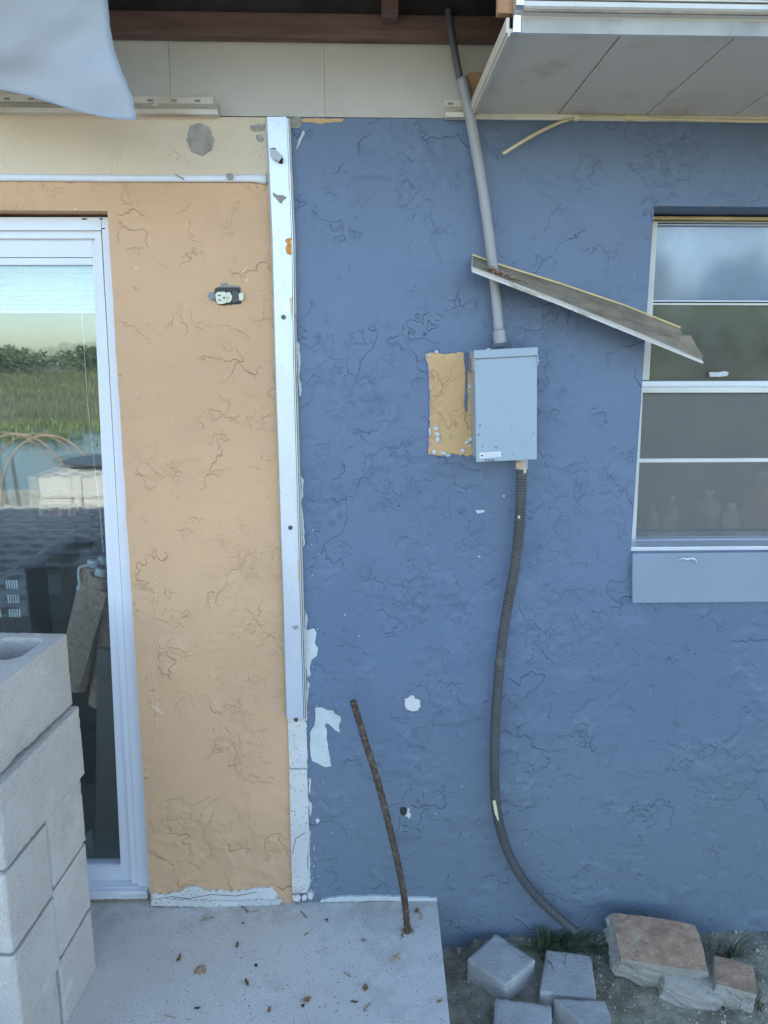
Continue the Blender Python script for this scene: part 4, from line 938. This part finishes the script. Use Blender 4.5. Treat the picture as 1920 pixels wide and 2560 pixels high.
for c in (1, 2, 3):
    for k, w in ((0, -.095), (1, -.295)):
        for col_, u in ((0, -.195), (1, -.595)):
            if col_ == 1 and k == 0 and c > 1: pass
            off = (.014 if (k and c > 1) else 0) + rnd.uniform(-.003, .003)
            q = S(u + off, w - (.004 if k else 0))
            side = ('far' if k == 0 else 'near'); nm = {1: 'bottom course', 2: 'second course up', 3: 'third course up'}[c]
            lab = f'grey hollow block lying sideways, {side} one of the {nm} in stack by door' if col_ == 0 else f'grey hollow block at left frame edge, {side} one of the {nm}'
            put_block(q.x, q.y, (c - 1) * .2 + (.0 if c == 1 else .0), SR + rnd.uniform(-.01, .01), lab, 'hollow concrete blocks stacked by the door')
for c, (du, dw) in ((4, (.014, -.195)), (5, (.000, -.200))):
    for k, u in ((0, -.095), (1, -.292)):
        q = S(u + du, dw)
        put_block(q.x, q.y, (c - 1) * .2, SR + R(90) + rnd.uniform(-.015, .015), ('topmost' if c == 5 else 'fourth up') + (' hollow block with open cells at right of stack by door' if k == 0 and c == 5 else ' hollow block at right of stack by door' if k == 0 else ' hollow block at left frame edge of stack by door'), 'hollow concrete blocks stacked by the door')

# ------------------------------------------------------------------ PAVERS, RUBBLE
ZP = GZ + .062
pl = ['diamond turned thick grey paver leaning nearest the pad and wall', 'pale grey square paver in front of the grass tuft', 'tan grey paver at the bottom frame edge, left of two', 'pale grey paver at bottom frame edge, right of two']
for i, (q, dz, tl) in enumerate(((((1240, 2332), (1340, 2400), (1264, 2464), (1166, 2398)), .012, (0, 0)), (((1366, 2372), (1478, 2388), (1492, 2494), (1348, 2480), (1346, 2396)), .0, (0, 0)), (((1237, 2493), (1379, 2512), (1382, 2650), (1228, 2640)), -.004, (0, 0)), (((1380, 2493), (1512, 2502), (1524, 2530), (1545, 2640), (1384, 2640)), .012, (0, 0)))):
    if len(q) == 5: q = q[:4]
    A, B, C_, D = [G(x, y, ZP + dz) for x, y in q]; c = (A + B + C_ + D) / 4
    bmp = bmesh.new(); bmesh.ops.create_cube(bmp, size=2); bmesh.ops.subdivide_edges(bmp, edges=bmp.edges[:], cuts=17, use_grid_fill=True)
    for vv in bmp.verts:
        x, y, z = vv.co; e = Vector((x, y, z)); rr = .035              # rounded, chipped arrises
        k = [max(0, abs(t_) - (1 - rr * 2)) for t_ in e]; L = math.sqrt(sum(t_ * t_ for t_ in k))
        if L > rr * 2: e = Vector([math.copysign(min(abs(t_), 1 - rr * 2) + kk * rr * 2 / L, t_) for t_, kk in zip(e, k)])
        u, w_ = (e.x + 1) / 2, (e.y + 1) / 2
        p = (A.lerp(B, u)).lerp(D.lerp(C_, u), w_); p.z += (e.z - 1) / 2 * .07
        edge = sum(abs(t_) > .9 for t_ in vv.co) >= 2
        n_ = noise.noise(p * 55 + Vector((i * 3, 0, 0)))
        p += (c - p).normalized() * (.0035 * max(0, n_) * (2.2 if edge else .3)); p.z += .0012 * noise.noise(p * 26) - (.003 * max(0, n_) if edge and z > 0 else 0)
        vv.co = p
    solo('paver', bmp, m_paver, pl[i], 'paver', (c.x, c.y, ZP + dz - .07), 'concrete pavers on the soil', smooth=True)
def rubble(px, py, zc, size, rot, label, seed, matl=(m_red, m_rubble)):
    c = G(px, py, zc); bm = bmesh.new(); bmesh.ops.create_cube(bm, size=2)
    bmesh.ops.subdivide_edges(bm, edges=bm.edges[:], cuts=9, use_grid_fill=True)
    for vv in bm.verts:
        p = vv.co.copy(); m = max(abs(p.x), abs(p.y), abs(p.z)); r_ = p.length
        p = p.lerp(p.normalized() * 1.22, .22)
        k = noise.noise(p * 1.3 + Vector((seed, 0, 0))); k2 = noise.noise(p * 4 + Vector((0, seed, 0)))
        dspl = .10 * k + .05 * k2
        if vv.co.z > .95: dspl *= .3
        vv.co = p * (1 + dspl * (1.5 if vv.co.z < .5 else .6))
    mt = Matrix.Translation(c) @ Matrix.Rotation(rot[2], 4, 'Z') @ Matrix.Rotation(rot[0], 4, 'X') @ Matrix.Rotation(rot[1], 4, 'Y') @ Matrix.Diagonal((*size, 1))
    bm.normal_update()
    for f in bm.faces: f.material_index = 0 if f.normal.z > .75 else 1
    bmesh.ops.transform(bm, matrix=mt, verts=bm.verts)
    return solo('rubble_chunk', bm, list(matl), label, 'concrete chunk', (c.x, c.y, GZ), 'broken concrete chunks')
rubble(1636, 2378, -.09, (.134, .075, .055), (R(18), R(7), R(-8)), 'large broken slab chunk with a red brown face, lying on another chunk', 3)
rubble(1722, 2462, -.15, (.085, .055, .045), (R(10), R(8), R(-18)), 'pale broken concrete chunk underneath the red brown slab chunk', 6, (m_rubble, m_rubble))
rubble(1830, 2462, -.125, (.056, .046, .05), (R(14), R(4), R(-20)), 'smaller tan topped chunk right of the large red brown one', 9)
# pebbles / crumbs on the soil
bm = bmesh.new(); rnd = random.Random(21)
for k in range(1500):
    x = rnd.uniform(.3, 1.5); y = -rnd.random() ** 1.2 * .85
    if x < padR[0].x + .0 - y * .06 + .02: continue
    s = rnd.uniform(.0012, .0045) * (2 if rnd.random() < .05 else 1)
    bmesh.ops.create_icosphere(bm, subdivisions=1, radius=s, matrix=Matrix.Translation((x, y, gh(x, y) + s * .3)) @ Matrix.Rotation(rnd.random() * 3, 4, 'X') @ Matrix.Diagonal((1, 1.3, .7, 1)))
finish('gravel', bm, m_rubble, kind='stuff')

# ------------------------------------------------------------------ GRASS TUFTS
def tuft(px, py, n, h, spread, label, seed, mat=m_grass, lean=(0, 0), w=.0032):
    c = G(px, py, GZ + .005); rnd = random.Random(seed); bm = bmesh.new()
    for k in range(n):
        a = rnd.uniform(0, 6.28); s = spread * rnd.uniform(.25, 1); hh = h * rnd.uniform(.4, 1.1)
        d_ = Vector((math.cos(a), math.sin(a) * .7 - .15, 0)) * s + Vector((lean[0], lean[1], 0)) * rnd.uniform(.5, 1.2)
        b = c + Vector((rnd.gauss(0, .018), rnd.gauss(0, .012), 0)); side = Vector((-d_.y, d_.x, .0)).normalized() if d_.length > 1e-4 else Vector((1, 0, 0)); side = (side + Vector((.6, 0, 0))).normalized()
        pr = None
        for q in range(6):
            f = q / 5; p = b + d_ * f ** 1.5 + Vector((0, 0, hh * (f - .45 * f ** 2.6)))
            if p.y > -.006: p.y = -.006
            ww = w * (1 - f * .9) * rnd.uniform(.9, 1.1); r_ = [bm.verts.new(p - side * ww), bm.verts.new(p + side * ww)]
            if pr: bm.faces.new((pr[0], pr[1], r_[1], r_[0]))
            pr = r_
    solo('grass_tuft', bm, mat, label, 'grass tuft', (c.x, c.y, GZ), 'grass tufts at the wall foot', recalc=False)
tuft(1350, 2392, 60, .17, .13, 'green grass tuft between the two grey pavers, blades fanning on the wall', 1, lean=(-.02, -.02))
tuft(1400, 2372, 90, .12, .16, 'wide low grass tuft where the flexible conduit meets the ground', 2)
tuft(1470, 2368, 60, .09, .14, 'low grass tuft between conduit foot and red brown chunk', 3, lean=(.03, 0))
tuft(1352, 2400, 7, .10, .03, 'few long grass blades bending forward over the pale paver', 4, lean=(.05, -.13), w=.003)
tuft(1620, 2490, 9, .13, .07, 'thin straw coloured grass sprigs in front of the red brown chunk', 5, m_straw, w=.0014)
tuft(1820, 2400, 40, .14, .16, 'sparse grass behind the small tan chunk near right edge', 6, lean=(-.02, 0))
tuft(1880, 2520, 22, .06, .07, 'short grass at the bottom right corner', 7, m_grass)
tuft(1150, 2395, 5, .03, .02, 'tiny sprout beside the pad corner', 8, m_straw)

# ------------------------------------------------------------------ LITTER ON THE PAD
def leafm(px, py, L, W, rot, label, mat=m_leaf, seed=1):
    c = G(px, py, 0); bm = bmesh.new(); n = 8; rows = []
    for i in range(n + 1):
        f = i / n; w_ = W * math.sin(math.pi * min(1, f * .96 + .02)) ** .8; x = (f - .5) * L
        z = .002 + .006 * abs(f - .5) + .0015 * math.sin(f * 9 + seed)
        rows.append([bm.verts.new((x, -w_, z + .002)), bm.verts.new((x, 0, z)), bm.verts.new((x, w_, z + .003))])
    for a, b in zip(rows, rows[1:]):
        for k in (0, 1): bm.faces.new((a[k], a[k + 1], b[k + 1], b[k]))
    bmesh.ops.solidify(bm, geom=bm.faces[:], thickness=.0006)
    bmesh.ops.transform(bm, matrix=Matrix.Translation(c) @ Matrix.Rotation(rot, 4, 'Z'), verts=bm.verts)
    solo('dry_leaf', bm, mat, label, 'dry leaf', c, 'dry leaves on the pad')
def twig(px, label, r_=.0016, mat=m_twig):
    pts = [G(x, y, 0) + Vector((0, 0, .003)) for x, y in px]; c = pts[0].copy(); c.z = 0
    pth = smooth_path(pts, 5) if len(pts) > 2 else pts
    solo('twig', bm_tube(pth, r_, 7), mat, label, 'twig', c, 'twigs on the pad')
leafm(447, 2399, .030, .005, R(80), 'slim orange brown leaf left of the round brown lump on pad', seed=1)
leafm(593, 2366, .026, .004, R(85), 'small upright brown leaf in mid pad left of centre', m_twig, 2)
leafm(617, 2459, .028, .005, R(115), 'tan leaf lying low in middle of the pad', seed=3)
leafm(640, 2417, .012, .004, R(-40), 'tiny dark leaf near the middle of the pad', m_greyleaf, 4)
leafm(913, 2473, .022, .008, R(85), 'broad pale tan leaf toward the pad right side', seed=5)
leafm(767, 2502, .020, .008, R(20), 'round faded leaf at the bottom centre of the pad', seed=6)
leafm(757, 2518, .010, .004, R(20), 'tiny dark green leaf beside round faded leaf', m_greyleaf, 7)
leafm(673, 2528, .020, .004, R(85), 'narrow brown leaf at the bottom edge of pad', seed=8)
leafm(1042, 2279, .022, .006, R(65), 'brown leaf near the pad corner, behind the reinforcing bar', seed=9)
leafm(1098, 2506, .018, .004, R(35), 'brown leaf at right margin of the pad near the bottom', seed=10)
leafm(493, 2524, .016, .003, R(10), 'dark sliver of leaf at bottom left of the pad', m_greyleaf, 11)
leafm(1006, 2342, .022, .003, R(85), 'slender leaf beside the foot of the reinforcing bar', seed=12)
leafm(909, 2354, .014, .003, R(-10), 'little brown leaf left of the reinforcing bar foot', seed=13)
leafm(817, 2303, .010, .004, R(0), 'small round brown seed leaf near the plaster strip foot', m_twig, 14)
leafm(765, 2339, .013, .002, R(25), 'small flat straw flake in upper middle of pad', seed=15)
leafm(608, 2311, .010, .003, R(0), 'small dark flake on the pad below the bare base', m_twig, 16)
leafm(886, 2508, .022, .003, R(-5), 'dark brown stick like leaf low on pad right of centre', m_twig, 17)
twig([(505, 2302), (520, 2298), (535, 2295)], 'straight brown twig on pad near bare wall base')
twig([(603, 2268), (612, 2272), (618, 2280), (622, 2282)], 'curved brown twig on pad close to the tan wall', .002)
twig([(628, 2282), (648, 2278)], 'short straight twig right of the curved twig')
twig([(752, 2280), (759, 2288), (767, 2296)], 'slanting twig on pad in front of plaster strip foot')
twig([(978, 2408), (990, 2396), (1001, 2385)], 'longer tan twig on pad, one half of a crossed pair', .0022, m_leaf)
twig([(982, 2390), (1000, 2400)], 'thin short twig crossing the longer tan twig', .0012, m_leaf)
twig([(859, 2432), (868, 2438), (876, 2444)], 'bent twig in the lower right of pad')
twig([(909, 2530), (918, 2518), (925, 2510)], 'twig slanting at the bottom right of pad', .0018)
twig([(1044, 2282), (1052, 2286), (1056, 2298), (1052, 2300), (1049, 2292)], 'looped pale twig by the pad corner', .0012, m_leaf)
twig([(408, 2540), (427, 2544), (440, 2546)], 'thin straw lying at the lower left of pad', .001, m_leaf)
c = G(502, 2426, 0); bm = bmesh.new(); bmesh.ops.create_icosphere(bm, subdivisions=4, radius=.016, matrix=Matrix.Translation(c) @ Matrix.Diagonal((1, 1, .45, 1)))
for vv in bm.verts: vv.co += (vv.co - c) * .35 * noise.noise(vv.co * 130)
solo('dirt_clod', bm, m_litter, 'round brown soil clod on the left of the pad', 'clod', c, smooth=True)
bm = bmesh.new(); rnd = random.Random(31)
for k in range(220):
    x = rnd.uniform(360, 1110); y = rnd.uniform(2262, 2556); c = G(x, y, 0); s = rnd.uniform(.0007, .0018)
    bmesh.ops.create_icosphere(bm, subdivisions=1, radius=s, matrix=Matrix.Translation(c + Vector((0, 0, s * .3))) @ Matrix.Rotation(rnd.random() * 3, 4, 'Z') @ Matrix.Diagonal((1.8, 1, .5, 1)))
finish('pad_crumbs', bm, m_twig, kind='stuff')

# ------------------------------------------------------------------ BEHIND THE CAMERA (seen mirrored in the glass)
rnd = random.Random(41)
for iy in range(15):                                     # low shaded stack, top course
    for ix in range(6):
        put_block(-1.15 - ix * .405 - .03 * (iy % 2) + rnd.uniform(-.01, .01), -1.55 - iy * .205, .2, rnd.uniform(-.02, .02), 'shaded hollow concrete block in the low wide stack mirrored in the door', 'shaded blocks mirrored in the door glass')
for ix in range(5): put_block(-1.15 - ix * .405, -1.55, 0, 0, 'lower course hollow block of the low wide stack mirrored in the door', 'lower shaded blocks mirrored in the door glass')
for iy in range(1, 15): put_block(-1.15, -1.55 - iy * .205, 0, 0, 'lower course hollow block of the low wide stack mirrored in the door', 'lower shaded blocks mirrored in the door glass')
for iy in range(4):
    for ix in range(4):
        for iz in range(3):
            if iz < 2 and iy > 0: continue
            put_block(-1.62 - ix * .402 + rnd.uniform(-.01, .01), -4.85 - iy * .203, GZ + iz * .2 + .2, rnd.uniform(-.02, .02), 'sunlit cream hollow block of the higher stack mirrored in the door', 'sunlit blocks mirrored in the door glass')
for iz in range(1):
    for ix in range(4): put_block(-1.62 - ix * .402, -4.85, GZ, 0, 'sunlit cream hollow block of the higher stack mirrored in the door', 'sunlit blocks mirrored in the door glass')
for i, (dx, dy, hh, wv, lb) in enumerate(((0, 0, .92, .62, 'nearer bent pipe hoop arching by the water, mirrored in the door'), (.12, -.5, .86, .6, 'farther bent pipe hoop arching by the water, mirrored in the door'))):
    cx_ = MIR(25, 1130, 5.9).x + dx; y_ = -5.9 + dy
    solo('pipe_hoop', bm_tube([Vector((cx_ + wv * math.cos(a), y_, GZ + (hh - GZ) * math.sin(a) ** .8)) for a in [math.pi * k / 28 for k in range(29)]], .016, 10), m_litter, lb, 'hoop', (cx_, y_, GZ), 'pipe hoops by the water', smooth=True)
tx = MIR(235, 1165, 5.4); tz = .66
tbl = thing('patio_table', 'round metal patio table by the water, mirrored in the door glass', 'table', (tx.x, -5.6, GZ))
finish('table_top', bm_tube([Vector((tx.x, -5.6, tz)), Vector((tx.x, -5.6, tz + .025))], .42, 32), m_screw, tbl)
for k in range(4):
    a = k * math.pi / 2 + .4; dx, dy = math.cos(a), math.sin(a)
    finish('leg', bm_tube(smooth_path([Vector((tx.x + dx * .30, -5.6 + dy * .30, tz)), Vector((tx.x + dx * .18, -5.6 + dy * .18, .35)), Vector((tx.x + dx * .34, -5.6 + dy * .34, GZ))], 6), .014, 8), m_screw, tbl)
pp0 = MIR(32, 1250, 6.5)
solo('rusty_post', bm_tube([Vector((pp0.x, -6.5, GZ)), Vector((pp0.x - .05, -6.5, .62))], .022, 10), m_rebar, 'rusty leaning post by the shore, mirrored in the door', 'post', (pp0.x, -6.5, GZ))
for k in range(14):
    x = rnd.uniform(-5.2, -3.2); y = rnd.uniform(-8.8, -7.4); a = rnd.uniform(-.6, .6); L = rnd.uniform(.3, .9)
    solo('driftwood', bm_tube(smooth_path([Vector((x, y, GZ + .03)), Vector((x + L * .5 * math.cos(a), y + L * .5 * math.sin(a), GZ + .06 + rnd.uniform(0, .1))), Vector((x + L * math.cos(a), y + L * math.sin(a), GZ + .04))], 4), .018, 6), m_straw, 'bleached driftwood stick in the shore heap mirrored in the door', 'driftwood', (x, y, GZ), 'driftwood sticks on the shore')
# marsh plants
def blades(name, n, xr, yr, zf, h, w, mat, seed, flat=False):
    rnd = random.Random(seed); vs, fs = [], []
    for k in range(n):
        y = yr[0] + (yr[1] - yr[0]) * rnd.random() ** 1.4; x = rnd.uniform(*xr) * (-y / 30 + .6)
        if not flat and noise.noise(Vector((x * .35, y * .35, seed))) < -.15 - (y + 19) * -.02: continue
        z = zf; s = 1 + (-y - 20) / 40
        a = rnd.uniform(0, 3.14); hh = h * rnd.uniform(.5, 1.2) * (1 + .5 * noise.noise(Vector((x * .1, y * .1, 0)))); ww = w * s * rnd.uniform(.5, 1.2); i = len(vs)
        dx, dy = math.cos(a) * ww, math.sin(a) * ww; lx, ly = rnd.gauss(0, .3) * hh, rnd.gauss(0, .3) * hh
        if flat: vs += [(x - dx, y - dy, z + .02), (x + dx, y + dy, z + .02), (x + dx + dy * .6, y + dy - dx * .6, z + hh * .3), (x - dx + dy * .6, y - dy - dx * .6, z + hh * .3)]
        else: vs += [(x - dx, y - dy, z), (x + dx, y + dy, z), (x + dx * .2 + lx, y + dy * .2 + ly, z + hh), (x - dx * .2 + lx, y - dy * .2 + ly, z + hh)]
        fs.append((i, i + 1, i + 2, i + 3))
    me = bpy.data.meshes.new(name); me.from_pydata(vs, [], fs); me.materials.append(mat); o = bpy.data.objects.new(name, me); COL.objects.link(o); o['kind'] = 'stuff'
blades('marsh_grass', 60000, (-26, 20), (-26, -150), -.4, .38, .03, m_reed, 1)
blades('marsh_leaves', 36000, (-26, 20), (-19.5, -38), -.5, .22, .05, m_lily, 2)
blades('lily_pads', 3500, (-26, 26), (-17, -22), -.5, .12, .07, m_lily, 3, True)

def crown_mesh(seed, n=1800, leaf=.34):
    rnd = random.Random(seed); vs, fs = [], []
    cl = [(Vector((rnd.gauss(0, .42), rnd.gauss(0, .42), rnd.uniform(.25, .95))), rnd.uniform(.22, .42)) for _ in range(16)]
    for k in range(n):
        c, r_ = rnd.choice(cl); d_ = Vector((rnd.gauss(0, 1), rnd.gauss(0, 1), rnd.gauss(0, 1))).normalized() * r_ * rnd.uniform(.6, 1.05)
        p = c + d_; p.z = max(p.z, .08); s = leaf * rnd.uniform(.08, .2); u = Vector((rnd.gauss(0, 1), rnd.gauss(0, 1), rnd.gauss(0, 1))).normalized(); w_ = u.cross(Vector((rnd.gauss(0, 1), rnd.gauss(0, 1), rnd.gauss(0, 1)))).normalized(); i = len(vs)
        vs += [p - u * s, p + w_ * s, p + u * s, p - w_ * s]; fs.append((i, i + 1, i + 2, i + 3))
    me = bpy.data.meshes.new('crown'); me.from_pydata(vs, [], fs); me.materials.append(m_crown); return me
CR = [crown_mesh(s) for s in (1, 2, 3)]
tm_bm = bm_tube([(0, 0, 0), (.02, 0, .4), (0, .02, .8)], [.05, .035, .015], 8); TM = bpy.data.meshes.new('trunk'); tm_bm.to_mesh(TM); tm_bm.free(); TM.materials.append(m_trunk)
def tree(x, y, h, w_, k, label, group):
    t = thing('tree', label, 'tree', (x, y, -.4), group)
    a = bpy.data.objects.new('crown', CR[k % 3]); a.parent = t; a.scale = (w_, w_, h); a.rotation_euler.z = k * 1.3; COL.objects.link(a)
    b = bpy.data.objects.new('trunk', TM); b.parent = t; b.scale = (h, h, h); COL.objects.link(b)
rnd = random.Random(5)
for k in range(34):
    x = -150 + k * 6.2 + rnd.uniform(-2, 2)
    if x > 40: break
    tree(x, -170 + rnd.uniform(-14, 14), 6.0 + 2.6 * noise.noise(Vector((k * .37, 0, 0))) + rnd.uniform(-.8, .8) - 1.0, 6.5, k, 'low rounded tree in the far tree line mirrored in the door', 'far tree line across the marsh')
for k in range(12):
    tree(22 + k * 4.2 + rnd.uniform(-1, 1), -58 - rnd.uniform(0, 8), 9 + rnd.uniform(-1, 1.2), 4.2, k, 'tall dark tree across the water mirrored in the right window', 'taller trees mirrored in the right window')
